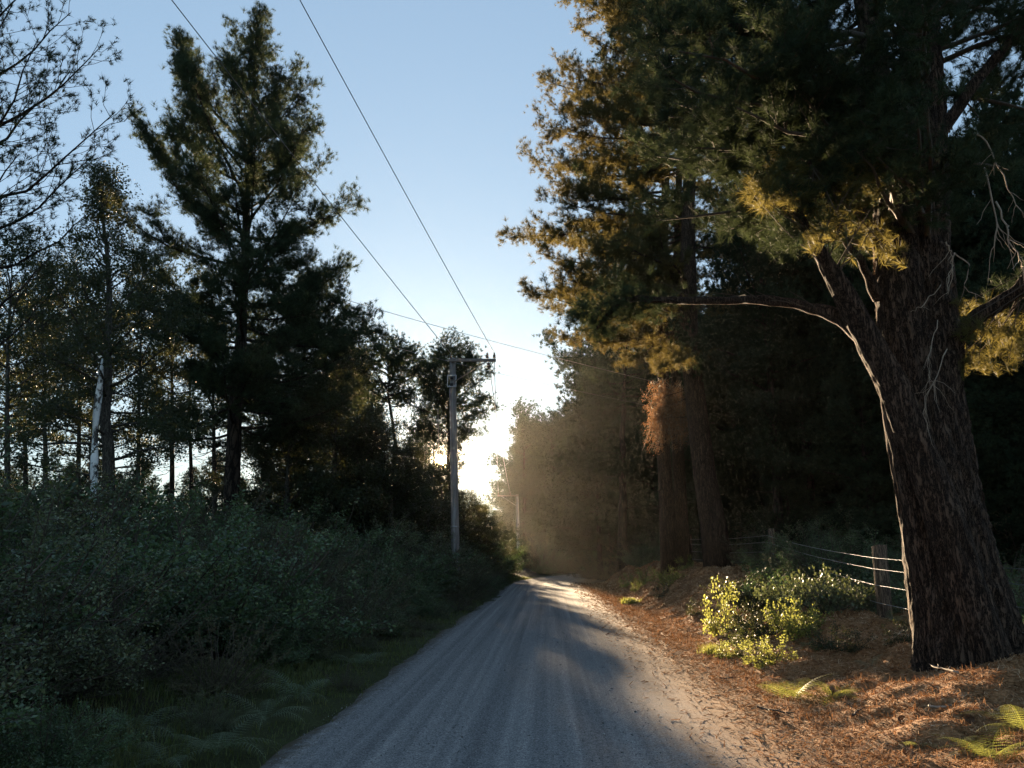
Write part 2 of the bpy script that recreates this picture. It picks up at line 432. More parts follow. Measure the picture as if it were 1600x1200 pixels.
aA = n.new('ShaderNodeAttribute'); aA.attribute_name = 'across'; aB = n.new('ShaderNodeAttribute'); aB.attribute_name = 'along'
cx = n.new('ShaderNodeCombineXYZ')
sA = n.new('ShaderNodeMath'); sA.operation = 'MULTIPLY'; sA.inputs[1].default_value = 4.6; l.new(aA.outputs['Fac'], sA.inputs[0])
sB = n.new('ShaderNodeMath'); sB.operation = 'MULTIPLY'; sB.inputs[1].default_value = .045; l.new(aB.outputs['Fac'], sB.inputs[0])
l.new(sA.outputs[0], cx.inputs[0]); l.new(sB.outputs[0], cx.inputs[1])
st = n.new('ShaderNodeTexNoise'); st.inputs['Scale'].default_value = 1.0; st.inputs['Detail'].default_value = 5; st.inputs['Roughness'].default_value = .6
l.new(cx.outputs[0], st.inputs['Vector'])
rst = ramp(n, [(.34, (.68, .68, .69)), (.5, (.95, .95, .95)), (.66, (1.32, 1.3, 1.27))]); l.new(st.outputs['Fac'], rst.inputs[0])
mm = n.new('ShaderNodeMix'); mm.data_type = 'RGBA'; mm.blend_type = 'MULTIPLY'; mm.inputs['Factor'].default_value = 1
l.new(rs.outputs[0], mm.inputs[6]); l.new(rst.outputs[0], mm.inputs[7])
# needles and soil mixed in the gravel towards both edges
eg = n.new('ShaderNodeTexNoise'); eg.inputs['Scale'].default_value = 7; eg.inputs['Detail'].default_value = 8; eg.inputs['Roughness'].default_value = .8
l.new(tcn.outputs['Object'], eg.inputs['Vector'])
e1 = n.new('ShaderNodeMath'); e1.operation = 'MULTIPLY_ADD'; e1.inputs[1].default_value = 1.6; l.new(eg.outputs['Fac'], e1.inputs[0]); l.new(aA.outputs['Fac'], e1.inputs[2])
e2 = n.new('ShaderNodeMapRange'); e2.inputs['From Min'].default_value = 1.6; e2.inputs['From Max'].default_value = 2.75; l.new(e1.outputs[0], e2.inputs['Value'])
m2 = n.new('ShaderNodeMix'); m2.data_type = 'RGBA'; l.new(e2.outputs[0], m2.inputs['Factor']); l.new(mm.outputs[2], m2.inputs[6])
rl2 = ramp(n, [(.3, (.10, .052, .026)), (.5, (.24, .13, .065)), (.75, (.42, .27, .16))]); l.new(vo2.outputs['Fac'], rl2.inputs[0]); l.new(rl2.outputs[0], m2.inputs[7])
e3 = n.new('ShaderNodeMath'); e3.operation = 'MULTIPLY_ADD'; e3.inputs[1].default_value = -1.2; l.new(eg.outputs['Fac'], e3.inputs[0]); l.new(aA.outputs['Fac'], e3.inputs[2])
e4 = n.new('ShaderNodeMapRange'); e4.inputs['From Min'].default_value = -2.55; e4.inputs['From Max'].default_value = -2.9; l.new(e3.outputs[0], e4.inputs['Value'])
m3 = n.new('ShaderNodeMix'); m3.data_type = 'RGBA'; l.new(e4.outputs[0], m3.inputs['Factor']); l.new(m2.outputs[2], m3.inputs[6]); m3.inputs[7].default_value = (.07, .055, .035, 1)
pb = n.new('ShaderNodeBsdfPrincipled'); pb.inputs['Roughness'].default_value = 1.0; pb.inputs['Specular IOR Level'].default_value = .08
l.new(m3.outputs[2], pb.inputs['Base Color'])
bm = n.new('ShaderNodeBump'); bm.inputs['Strength'].default_value = .4; bm.inputs['Distance'].default_value = .004
l.new(mxv.outputs[0], bm.inputs['Height']); l.new(bm.outputs[0], pb.inputs['Normal'])
oo = n.new('ShaderNodeOutputMaterial'); l.new(pb.outputs[0], oo.inputs['Surface'])
tag(obj('road', rme, m), kind='structure')

# ------------------------------------------------------------------ tree growing
def tpls(rng, kind, n, ln, w):
    if kind == 'needle': return [needle_tpl(rng, n, ln, w) for _ in range(7)]
    if kind == 'flat': return [needle_tpl(rng, n, ln, w, 40, 100, 1.4) for _ in range(7)]
    return [leaf_tpl(rng, n, ln, w, spread=ln * 1.8, stem=ln * 2) for _ in range(7)]

def unit(a): return a / (np.linalg.norm(a) + 1e-9)
def along(P, t):
    """point and direction at t (0..1) of polyline P"""
    n = len(P) - 1; k = min(int(t * n), n - 1); f = t * n - k
    return P[k] * (1 - f) + P[k + 1] * f, unit(P[k + 1] - P[k])
def curve(rng, p0, az, el, L, n=7, up=0.5, wob=.12):
    pts = [np.array(p0, float)]; ds = L / (n - 1)
    for k in range(n - 1):
        s = k / (n - 1)
        e = el + up * (s ** 1.5) ; a = az + rng.normal(0, wob); e += rng.normal(0, wob * .7)
        pts.append(pts[-1] + ds * np.array((math.cos(e) * math.sin(a), math.cos(e) * math.cos(a), math.sin(e))))
        az = a * .5 + az * .5
    return np.array(pts)
def dress(rng, P, r, W, T, dens=3.2, s0=.25, tl=.42, step=.13, up=.35, bare=0.0, tsc=1.0, sides=3, sub=0.5):
    """side twigs and tufts along branch P, radius r at its root"""
    L = np.linalg.norm(np.diff(P, axis=0), axis=1).sum()
    k = max(2, int(L * dens * (1 - s0)))
    for i in range(k):
        s = s0 + (1 - s0) * (i + rng.uniform(0, 1)) / k
        p, d = along(P, min(s, .99))
        az = math.atan2(d[0], d[1]) + rng.choice((-1, 1)) * math.radians(rng.uniform(25, 80))
        el = math.asin(max(-1, min(1, d[2]))) * .5 + rng.uniform(-.15, .6)
        l2 = (tl * L * (1 - .65 * s) * rng.uniform(.45, 1.05)) + .18
        Q = curve(rng, p, az, el, l2, 4, up=up, wob=.2)
        W.append((Q, np.linspace(max(.006, r * .35 * (1 - .5 * s)), .003, 4), sides))
        nt = max(2, int(l2 / step))
        for j in range(nt):
            t = (j + rng.uniform(0, 1)) / nt
            if t < bare: continue
            q, dd = along(Q, min(t, .99))
            dd = unit(dd + rng.normal(0, .45, 3) + np.array((0, 0, .35)))
            if rng.uniform() < sub:
                q2 = q + dd * rng.uniform(.08, .3) + rng.normal(0, .05, 3)
                W.append((np.array([q, q2]), np.array([.005, .003]), 3)); q = q2
            T.append((*q, *dd, rng.uniform(.75, 1.15) * tsc))
        q, dd = along(Q, .99); T.append((*q, *unit(dd + np.array((0, 0, .3))), tsc))
    p, d = along(P, .99); T.append((*p, *d, tsc))
def fill(rng, T, n, sig):
    """more tufts clustered round each one, so that foliage grows in clumps"""
    T = np.asarray(T, float); out = [T]
    for k in range(int(n)):
        C = T.copy() if n - k >= 1 else T[rng.uniform(0, 1, len(T)) < n - k]
        C[:, :3] += rng.normal(0, sig, (len(C), 3)) * np.array((1, 1, .7)); C[:, 3:6] += rng.normal(0, .5, (len(C), 3)); C[:, 6] *= rng.uniform(.7, 1.1, len(C)); out.append(C)
    return np.concatenate(out)
def branch_r(L): return .012 + .011 * L
def trunk_at(tp, z):
    k = np.clip(np.searchsorted(tp[:, 2], z) - 1, 0, len(tp) - 2)
    f = (z - tp[k, 2]) / (tp[k + 1, 2] - tp[k, 2]); return tp[k] * (1 - f) + tp[k + 1] * f

def grow(seed, tp, r0, z0, z1, prof, nbr, el=(0.0, 0.9), up=.5, kind='needle', nn=20, ln=.17, w=.016,
         dens=3.2, tl=.42, step=.13, bare=.0, s0=.25, azp=None, dead=8, tsc=1.0, flare=1.35, wob=.12, fl=3, sig=.16, gap=None):
    """returns wood mesh and crown mesh of a tree whose trunk follows tp (relative to its base)"""
    rng = np.random.default_rng(seed); tp = np.asarray(tp, float)
    W, T = [], []
    zz = np.linspace(0, 1, 18)
    TT = np.array([trunk_at(tp, tp[0, 2] + (tp[-1, 2] - tp[0, 2]) * q * .999) for q in zz])
    TT[1:-1, :2] += rng.normal(0, .03, (16, 2)) * r0 * 3
    rr = r0 * (1 - .93 * zz ** 1.05); rr[0] *= flare; rr[1] *= 1 + (flare - 1) * .25
    W.append((TT, rr, 12))
    for i in range(nbr):
        t = (i + rng.uniform(0, 1)) / nbr; z = z1 - (z1 - z0) * t
        az = i * 2.399 + rng.normal(0, .5)
        if azp is not None and rng.uniform() < .6: az = azp + rng.normal(0, .8)
        L = prof(t, az) * (rng.uniform(.68, 1.12) if rng.uniform() > .18 else rng.uniform(.3, .6))
        if L < .2: continue
        p = trunk_at(TT, z - .0)
        e = el[1] + (el[0] - el[1]) * min(1, t * 1.15) + rng.normal(0, .12)
        p = p.copy(); p[2] -= L * math.sin(max(e, 0)) * .45
        p = trunk_at(TT, max(p[2], .3))
        n = 7 if L > 1.2 else 5
        P = curve(rng, p, az, e, L, n, up=up * (1 - .3 * t), wob=wob)
        r = branch_r(L)
        W.append((P, np.linspace(r, .006, n), 5))
        dress(rng, P, r, W, T, dens=dens, s0=s0, tl=tl, step=step, up=.4, bare=bare, tsc=tsc)
    for i in range(dead):     # short dead branches below the crown
        z = rng.uniform(.25, 1) * z0 + rng.uniform(0, .8); az = rng.uniform(0, 2 * PI); L = rng.uniform(.6, 2.2)
        P = curve(rng, trunk_at(TT, z), az, rng.uniform(-.3, .25), L, 6, up=-.2, wob=.25)
        W.append((P, np.linspace(.02, .004, 6), 4))
        for j in range(4):
            q, d = along(P, rng.uniform(.3, .95)); Q = curve(rng, q, az + rng.choice((-1, 1)) * .8, rng.uniform(-.3, .3), L * .35, 4, up=-.1, wob=.3)
            W.append((Q, np.linspace(.007, .003, 4), 3))
    wood = tube_mesh('trunk', W)
    T = fill(rng, T, fl, sig)
    if gap is not None:      # tufts cut away along the camera-to-sun line so the disc shows
        d = T[:, :3] + gap - np.array((0, 0, CAMZ)); d /= np.linalg.norm(d, axis=1, keepdims=True)
        T = T[d @ np.array(sd) < math.cos(math.radians(.3))]
    crown = scatter_mesh('crown', rng, tpls(rng, kind, nn, ln, w), T[:, :3], T[:, 3:6], T[:, 6])
    return wood, crown
def tree(name, label, cat, base, meshes, mw, mc, group=None, rotz=0.0):
    r = thing(name, label, cat, base, rotz, group)
    obj('trunk', meshes[0], mw, r); obj('crown', meshes[1], mc, r)
    return r
def lean(pxs, Y, z_extra=0.3, dy=0.0):
    """trunk points seen at these pixels at depth Y; returns base and relative path"""
    W_ = np.array([AT(px, py, Y) for px, py in pxs]); W_ = W_[np.argsort(W_[:, 2])]
    b = W_[0].copy(); g = hz(b[0], b[1])
    d = (W_[1] - W_[0]) / (W_[1, 2] - W_[0, 2]); b = W_[0] + d * (g - .15 - W_[0, 2])
    P = np.vstack([b, W_[W_[:, 2] > g + .3]])
    return b, P - b

def cone(R, p=.75): return lambda t, az: R * (0.12 + .88 * t ** p) * (1 if t < .85 else .8)

# ---- left side
# big pine, left centre
b, tp = lean([(362, 790), (366, 650), (378, 500), (386, 330), (396, 180), (402, 30)], 25)
def prof_big(t, az):
    s = math.sin(az)          # +1 to the right of the picture
    rl = np.interp(t, [0, .1, .22, .4, .6, .8, 1], [.8, 1.9, 4.8, 5.2, 4.7, 4.5, 3.6])
    rr = np.interp(t, [0, .1, .22, .4, .6, .8, 1], [.8, 1.4, 2.8, 3.3, 4.5, 5.0, 4.2])
    return rl * (1 - s) / 2 + rr * (1 + s) / 2
ztop = tp[-1, 2]
tree('pine_tree', 'tallest pine on the left with a sunlit tip, trunk rising out of the thicket', 'tree', b,
     grow(11, tp, .30, 5.2, ztop - .1, prof_big, 84, el=(-.05, 1.0), up=.8, nn=26, ln=.23, w=.013, dens=3.2, tl=.40, step=.16, dead=26, fl=6, sig=.17), M_BARK, M_NEED)
# pine behind it to the right
b, tp = lean([(450, 760), (462, 640), (478, 540), (484, 440)], 33)
tree('pine_tree', 'dark pine standing just right behind the tallest left pine', 'tree', b,
     grow(12, tp, .24, 5.5, tp[-1, 2], lambda t, az: np.interp(t, [0, .2, .5, 1], [1.2, 3.2, 4.2, 3.4]), 74, el=(-.05, .9), up=.6, nn=22, ln=.23, w=.017, dens=3.0, step=.18, tl=.42, dead=10, fl=5, sig=.18), M_BARK, M_NEED)
# pine whose trunk is outside the frame on the left, open airy branches
b, tp = lean([(-120, 760), (-110, 400), (-100, 150), (-90, -60)], 14)
rng = np.random.default_rng(5)
Wd, Tf = [(np.array([trunk_at(tp, q * tp[-1, 2] * .999) for q in np.linspace(0, 1, 10)]), np.linspace(.24, .05, 10), 12)], []
for i, (px, py, qx, qy, Y2) in enumerate([(-90, 330, 180, 175, 13), (-90, 210, 160, 70, 14), (-95, 130, 110, 20, 13.4), (-90, 420, 150, 330, 15), (-95, 60, 60, -40, 14), (-90, 300, 60, 60, 12.5),
                                          (-90, 480, 80, 400, 14), (-90, 380, 150, 240, 14.6), (-90, 250, 110, 110, 15), (-92, 160, 20, 5, 12.6), (-90, 350, 30, 240, 12.6), (-90, 560, 60, 470, 15)]):
    p0 = AT(px, py, 14) - b; p1 = AT(qx, qy, Y2) - b
    tt = np.linspace(0, 1, 9)[:, None]; P = p0 * (1 - tt) + p1 * tt
    P[:, 2] -= .55 * np.sin(tt[:, 0] * PI) ; P[1:-1] += rng.normal(0, .04, (7, 3))
    Wd.append((P, np.linspace(.045, .008, 9), 5))
    dress(rng, P, .04, Wd, Tf, dens=7, s0=.12, tl=.42, step=.13, up=.5, bare=.45, sub=.7, tsc=.95)
Tf = fill(rng, Tf, 1, .07)
tree('pine_tree', 'open airy pine reaching in from the left edge with upcurved twigs against the sky', 'tree', b,
     (tube_mesh('trunk', Wd), scatter_mesh('crown', rng, tpls(rng, 'needle', 18, .14, .010), Tf[:, :3], Tf[:, 3:6], Tf[:, 6])), M_BARK, M_NEED)

# broadleaf with dark forked trunk
b, tp = lean([(172, 800), (168, 690), (164, 600), (172, 450), (160, 330), (158, 272)], 18)
tree('broadleaf_tree', 'dark broadleaf tree with slender pointed top beside the patchy pale trunk', 'tree', b,
     grow(21, tp, .19, 3.2, tp[-1, 2], lambda t, az: np.interp(t, [0, .15, .35, .6, 1], [.35, .8, 1.5, 2.3, 2.8]), 60, el=(.2, 1.2), up=.2, kind='leaf', nn=9, ln=.075, w=.045, dens=3.0, step=.17, tl=.45, dead=6, s0=.3, fl=5, sig=.17), M_BARKG, M_LEAF)
# pale patchy trunk next to it
b, tp = lean([(146, 790), (148, 700), (150, 650), (156, 605), (160, 560)], 17.2)
m_birch, n, l = newmat('patchy_pale_bark')
tcn = n.new('ShaderNodeTexCoord'); mp = n.new('ShaderNodeMapping'); mp.inputs['Scale'].default_value = (1, 1, .6); l.new(tcn.outputs['Object'], mp.inputs['Vector'])
nz = n.new('ShaderNodeTexNoise'); nz.inputs['Scale'].default_value = 3.5; nz.inputs['Detail'].default_value = 6; nz.inputs['Roughness'].default_value = .7; l.new(mp.outputs[0], nz.inputs['Vector'])
rr_ = ramp(n, [(.44, (.03, .025, .02)), (.50, (.7, .72, .72)), (.75, (.85, .87, .88))]); l.new(nz.outputs['Fac'], rr_.inputs[0])
pb = n.new('ShaderNodeBsdfPrincipled'); pb.inputs['Roughness'].default_value = .6; l.new(rr_.outputs[0], pb.inputs['Base Color'])
oo = n.new('ShaderNodeOutputMaterial'); l.new(pb.outputs[0], oo.inputs['Surface'])
rng = np.random.default_rng(6)
zz = np.linspace(0, 1, 30); PT = np.array([trunk_at(tp, tp[-1, 2] * q * .999) for q in zz])
st_ = thing('broken_trunk', 'pale patchy broken trunk leaning beside the dark forked tree on the left', 'tree trunk', b)
obj('trunk', tube_mesh('trunk', [(PT, (.085 - .02 * zz + .012 * np.sin(zz * 25)) * np.clip((1.02 - zz) * 12, .1, 1), 12)]), m_birch, st_)

# thin trees at the far left
far_left = [  # px, base py, px top, top py, Y, radius, kind
    (12, 780, 20, 380, 24, 1.9, 'leaf'), (72, 800, 66, 420, 27, 2.3, 'leaf'), (122, 800, 118, 400, 30, 2.2, 'leaf'), (40, 780, 46, 470, 36, 2.3, 'needle'),
    (215, 790, 222, 420, 31, 2.4, 'leaf'), (268, 790, 262, 400, 36, 2.7, 'needle'), (300, 790, 300, 470, 43, 2.8, 'needle'), (140, 790, 150, 480, 44, 3.0, 'needle'),
    (420, 790, 424, 480, 42, 3.0, 'needle'), (-20, 790, -24, 420, 30, 2.6, 'leaf'), (335, 790, 330, 440, 31, 2.3, 'leaf'), (530, 790, 524, 560, 46, 2.6, 'needle')]
FERNS = [(345, 1090, 6.6, 11, 1.0, 'large pale fern at the left road edge'), (225, 1035, 7.2, 9, .85, 'small pale fern deep in the left thicket'), (265, 1105, 6.2, 8, .8, 'yellowish fern left of the large pale fern'),
         (470, 1000, 9.0, 9, .9, 'feathery fern at the thicket edge beside the verge grass'), (120, 1130, 5.4, 9, .8, 'dim fern at the lower left of the thicket'),
         (420, 1040, 7.9, 8, .85, 'fern between the large pale fern and the feathery one'), (60, 1060, 6.6, 9, .9, 'dim fern at the left frame edge low in the thicket'), (560, 960, 11.5, 9, .8, 'small fern at the thicket edge farther up the verge')]
FERNXY = [AT(f[0], f[1], f[2])[:2] for f in FERNS]
FL = ['slim leafy tree at the left edge of the frame, dark against bright sky', 'slim leafy tree between the left edge and the pale trunk',
      'thin dark tree close left of the pale patchy trunk', 'thin pine set back near the left edge',
      'leafy tree close right of the dark forked broadleaf', 'slim pine between the broadleaf and the tallest left pine',
      'shorter pine set back just left of the tallest left pine', 'distant pine seen behind the pale patchy trunk',
      'distant pine seen right of the tallest left pine trunk', 'leafy tree half outside the frame at far left', 'leafy tree directly left of the tallest pine trunk',
      'distant pine below the dark pine, left of the flat-topped one']
for i, (px, py, qx, qy, Y, R, kd) in enumerate(far_left):
    b, tp = lean([(px, py), ((px + qx) / 2 + (i % 3 - 1) * 4, (py + qy) / 2), (qx, qy)], Y)
    pf = (lambda R: (lambda t, az: 1.35 * R * np.interp(t, [0, .2, .5, .8, 1], [.3, .75, 1, .85, .6])))(R)
    if kd == 'leaf':
        g = grow(50 + i, tp, .12, 5.2, tp[-1, 2], pf, 26, el=(.15, 1.1), up=.2, kind='leaf', nn=9, ln=.095, w=.06, dens=2.6, step=.22, tl=.45, dead=16, s0=.3, fl=5, sig=.22)
        tree('broadleaf_tree', FL[i], 'tree', b, g, M_BARKG, M_LEAF)
    else:
        g = grow(50 + i, tp, .15, 6.5, tp[-1, 2], pf, 26, el=(0, .9), up=.5, nn=14, ln=.22, w=.032, dens=2.5, step=.22, tl=.42, dead=16, fl=6, sig=.24)
        tree('pine_tree', FL[i], 'tree', b, g, M_BARK, M_NEED)

# bushy dark tree right of the big pine
def bushy(seed, H, R, kind='leaf', nn=9, ln=.09, w=.055, nbr=44, dens=2.6, step=.22):
    tp = np.array([(0, 0, 0), (.1, 0, H * .5), (0, .1, H)])
    return grow(seed, tp, .16, .6, H, lambda t, az: R * np.interp(t, [0, .15, .45, .8, 1], [.35, .7, 1, 1, .8]) * (1 + .2 * math.sin(az * 3 + t * 9)), nbr,
                el=(.05, 1.1), up=.3, kind=kind, nn=nn, ln=ln, w=w, dens=dens, step=step, tl=.45, dead=2, s0=.2, fl=7, sig=.22)
B1 = bushy(71, 9.0, 2.3); B2 = bushy(72, 7.5, 2.6)
def put(name, label, cat, px, py, Y, H, Href, meshes, mw, mc, group=None, rz=0.0, wx=1.0):
    p = AT(px, py, Y); g = hz(p[0], Y) - .15
    r = tree(name, label, cat, (p[0], Y, g), meshes, mw, mc, group, rz)
    s = H / Href; r.scale = (s * wx, s * wx, s); return r
put('broadleaf_tree', 'dense dark green bushy tree right of the tallest left pine', 'tree', 520, 700, 29, 9.6, 9.0, B1, M_BARKG, M_LEAF)
put('broadleaf_tree', 'lower bushy tree in front of the flat-topped pine', 'tree', 585, 700, 34, 7.6, 7.5, B2, M_BARKG, M_LEAF, rz=1)
put('broadleaf_tree', 'dark bushy tree rising from the thicket below the second left pine', 'tree', 455, 700, 27, 7.0, 7.5, B2, M_BARKG, M_LEAF, rz=2.4)

# flat-topped pine
b, tp = lean([(628, 790), (618, 690), (606, 610), (612, 560)], 45)
tree('umbrella_pine', 'flat-topped pine with bare crooked trunk left of the pole', 'tree', b,
     grow(31, tp, .26, 10.2, tp[-1, 2] + .6, lambda t, az: np.interp(t, [0, .3, .7, 1], [2.0, 3.9, 4.3, 2.4]), 44, el=(.1, .6), up=.35, nn=14, ln=.22, w=.035, dens=2.3, step=.2, tl=.4, dead=22, s0=.35, fl=5, sig=.2), M_BARK, M_NEED)
# round pine behind the pole, several rising limbs
b, tp = lean([(704, 800), (704, 700), (702, 640), (708, 560)], 50)
tree('pine_tree', 'round-headed pine with spreading limbs directly behind the nearer utility pole', 'tree', b,
     grow(33, tp, .42, 8.6, tp[-1, 2] + .3, lambda t, az: np.interp(t, [0, .15, .45, .75, 1], [1.6, 3.2, 4.3, 3.6, 2.2]) * (1 + .15 * math.sin(2 * az + 1)), 44, el=(.05, 1.1), up=.35, nn=18, ln=.24, w=.026,
          dens=2.8, step=.22, tl=.42, dead=6, fl=7, sig=.26, s0=.3, wob=.2), M_BARK, M_NEED)
b, tp = lean([(680, 800), (679, 740), (676, 648)], 56)
tree('pine_tree', 'thin see-through pine with the sun glowing through it left of the nearer pole', 'tree', b,
     grow(37, tp, .16, 4.0, tp[-1, 2], lambda t, az: np.interp(t, [0, .3, .7, 1], [.9, 2.1, 2.5, 2.2]), 44, el=(0, .8), up=.4, nn=14, ln=.22, w=.03, dens=2.7, step=.22, tl=.42, dead=10, fl=7, sig=.26, gap=b), M_BARK, M_NEED)
# generic conifers reused for the far trees
def conifer(seed, H, R, nbr=64, zlow=.6, nn=22, w=.034, pf=None, kind='needle', step=.22):
    tp = np.array([(0, 0, 0), (.1, .1, H * .5), (0, 0, H)])
    return grow(seed, tp, .22, zlow, H, pf or (lambda t, az: R * np.interp(t, [0, .12, .35, .6, 1], [.15, .45, .8, 1, 1]) * (1 + .25 * math.sin(az * 2 + t * 11))), nbr,
                el=(-.05, .9), up=.45, kind=kind, nn=nn, ln=.24, w=w, dens=2.6, step=step, tl=.46, dead=5, fl=8, sig=.3, s0=.12)
CV = [(conifer(81, 15, 3.4), 15), (conifer(82, 12, 3.0, 52), 12), (conifer(83, 17, 3.2, 70), 17),
      (conifer(84, 15, 3.8, 44, 3.5, pf=lambda t, az: 3.8 * np.interp(t, [0, .2, .5, .8, 1], [.35, .75, 1, .9, .5])), 15)]
CTYPE = {}
def con(k, label, px, Y, pytop, group=None, rz=0.0, wx=1.0, mat=None):
    p = AT(px, pytop, Y); g = hz(p[0], Y) - .15; H = p[2] - g
    me, Hr = CV[k]; s = H / Hr
    if k not in CTYPE:
        r = tree('pine_tree' if k == 3 else 'conifer_tree', label, 'tree', (p[0], Y, g), me, M_BARK, mat or M_SPRUCE, group, rz); CTYPE[k] = r
    else: r = dup(CTYPE[k], (p[0], Y, g), rz, 1, label, group)
    if not group and 'group' in r: del r['group']
    r.scale = (s * wx, s * wx, s); return r
# distance, around the light gap and the bend
for a in [(3, 'rounded pine right of the light gap, above the far utility pole', 820, 88, 640, 1.0), (3, 'rounded pine top just right of the gap pine', 862, 84, 652, 1.0),
          (0, 'dark conifer behind the far utility pole', 850, 76, 700, .9), (2, 'dark conifer right of the far utility pole, behind the bend', 905, 72, 640, 1.0),
          (0, 'dark conifer straight above the bend in the road', 955, 66, 610, 1.0), 
          (2, 'dark conifer between the bend and the twin trunks', 1000, 58, 560, .9), 
          (1, 'low dark conifer left of the far utility pole', 772, 92, 800, .7)]:
    con(a[0], a[1], a[2], a[3], a[4], rz=a[2] * .7, wx=a[5])
for a in [(3, 'thin pine far back between the flat-topped pine and the pole', 655, 72, 655, .6), (3, 'thin pine far back behind the bushy tree', 570, 66, 600, .8),
          (1, 'dark conifer in the hollow left of the nearer pole', 625, 44, 735, .9), 
          (1, 'small conifer left of the sun glow', 600, 40, 730, 1.0), (2, 'tall conifer far back behind the second left pine', 500, 58, 620, .8)]:
    con(a[0], a[1], a[2], a[3], a[4], rz=a[2] * .7, wx=a[5])
for i, (px, py, Y, H, q) in enumerate([(700, 0, 44, 4.6, 0), (725, 0, 41, 4.6, 1), (748, 0, 50, 4.4, 1), (668, 0, 38, 5.3, 1), (640, 0, 36, 5.6, 0), (612, 0, 31, 5.6, 1), (560, 0, 30, 6.2, 1), (756, 0, 60, 5.0, 0), (694, 0, 58, 6.2, 0), (655, 0, 54, 6.0, 1)]):
    put('broadleaf_tree', ['bushy tree under the sun glow, left of the nearer pole', 'leafy bush tree directly behind the nearer pole foot', 'low bushy tree between the two poles', 'dark bushy tree left of the sun glow',
        'dark bushy tree below the flat-topped pine', 'dark bushy tree in front of the flat-topped pine, left one', 'dark bushy tree rising over the thicket under the dark second pine', 'small round tree left of the far pole',
        'backlit bushy tree at the foot of the round-headed pine', 'backlit bushy tree left of the round-headed pine'][i], 'tree', px, 850, Y, H, [9.0, 7.5][q], [B1, B2][q], M_BARKG, M_LEAF, rz=i * 1.7, wx=1.5 if H < 7 else 1.1)
for k, (px, Y, pt) in enumerate([(802, 92, 792), (815, 90, 760), (835, 98, 665), (822, 120, 662), (850, 124, 665), (880, 126, 668), (910, 120, 660), (798, 112, 760), (940, 116, 660), (880, 104, 660), (925, 96, 650), (970, 90, 620), (830, 104, 700), (860, 110, 690), (905, 84, 690), (945, 78, 640), (890, 90, 740)]):  # farthest tall ones added to keep the sun off the trees in front
    con(k % 3, 'hazy dark tree in the wood filling the outside of the bend', px, Y, pt, group='trees beyond the bend', rz=k * 1.9, wx=1.2)
for k in range(16):
    con(k % 3, 'distant tree glimpsed between trunks behind the left thicket', int(-40 + k * 38), 58 + (k * 7) % 16, int(700 + (k * 37) % 60), group='far trees behind the left thicket', rz=k * 1.3, wx=1.1)
# dark wood on the right, behind the fence
rng = np.random.default_rng(91)
wood = [(1010, 44, 560), (1085, 42, 520), (1140, 36, 500), (1190, 40, 470), (1235, 31, 480), (1290, 27, 430), (1345, 33, 400), (1180, 30, 610),
        (1400, 25, 330), (1460, 30, 300), (1530, 22, 330), (1600, 26, 250), (1660, 20, 220), (1265, 45, 380), (1120, 50, 540), (1050, 54, 600), (1340, 21, 560),
        (1570, 17, 420), (1650, 15, 380), (1480, 19, 520), (1220, 24, 640), (960, 60, 640)]
for k in range(34):
    wood.append((int(rng.uniform(900, 1700)), float(rng.uniform(46, 75)), int(rng.uniform(430, 600))))
for i, (px, Y, pt) in enumerate(wood):
    con(int(rng.integers(0, 3)), 'dark conifer of the shaded wood, ' + ('near, ' if Y < 27 else 'set back, ' if Y < 46 else 'far back, ') + ('left of the twin trunks' if px < 1030 else 'behind the twin and leaning trunks' if px < 1150 else 'just right of the leaning pine' if px < 1260 else 'above the fence' if px < 1380 else 'behind the big pine' if px < 1520 else 'right of the big pine'), px, Y, pt, group='conifers of the shaded wood on the right', rz=i * 1.3, wx=float(rng.uniform(.9, 1.25)))

for k, (px, Y, pt) in enumerate([(1175, 24, 250), (1205, 34, 350), (1310, 23, 200), (1350, 29, 330), (1420, 21, 200), (1560, 19, 150), (930, 50, 560), (1140, 38, 420), (1500, 27, 250), (1600, 22, 200)]):
    con(3, 'bare-trunked pine of the right wood, ' + ('left of the twin trunks' if px < 1000 else 'right of the leaning pine' if px < 1220 else 'above the fence posts' if px < 1400 else 'behind the big pine' if px < 1520 else 'right of the big pine') + (', near' if Y < 24.5 else ', set back'), px, Y, pt, group='bare-trunked pines of the right wood', rz=k * 1.3, wx=.8)
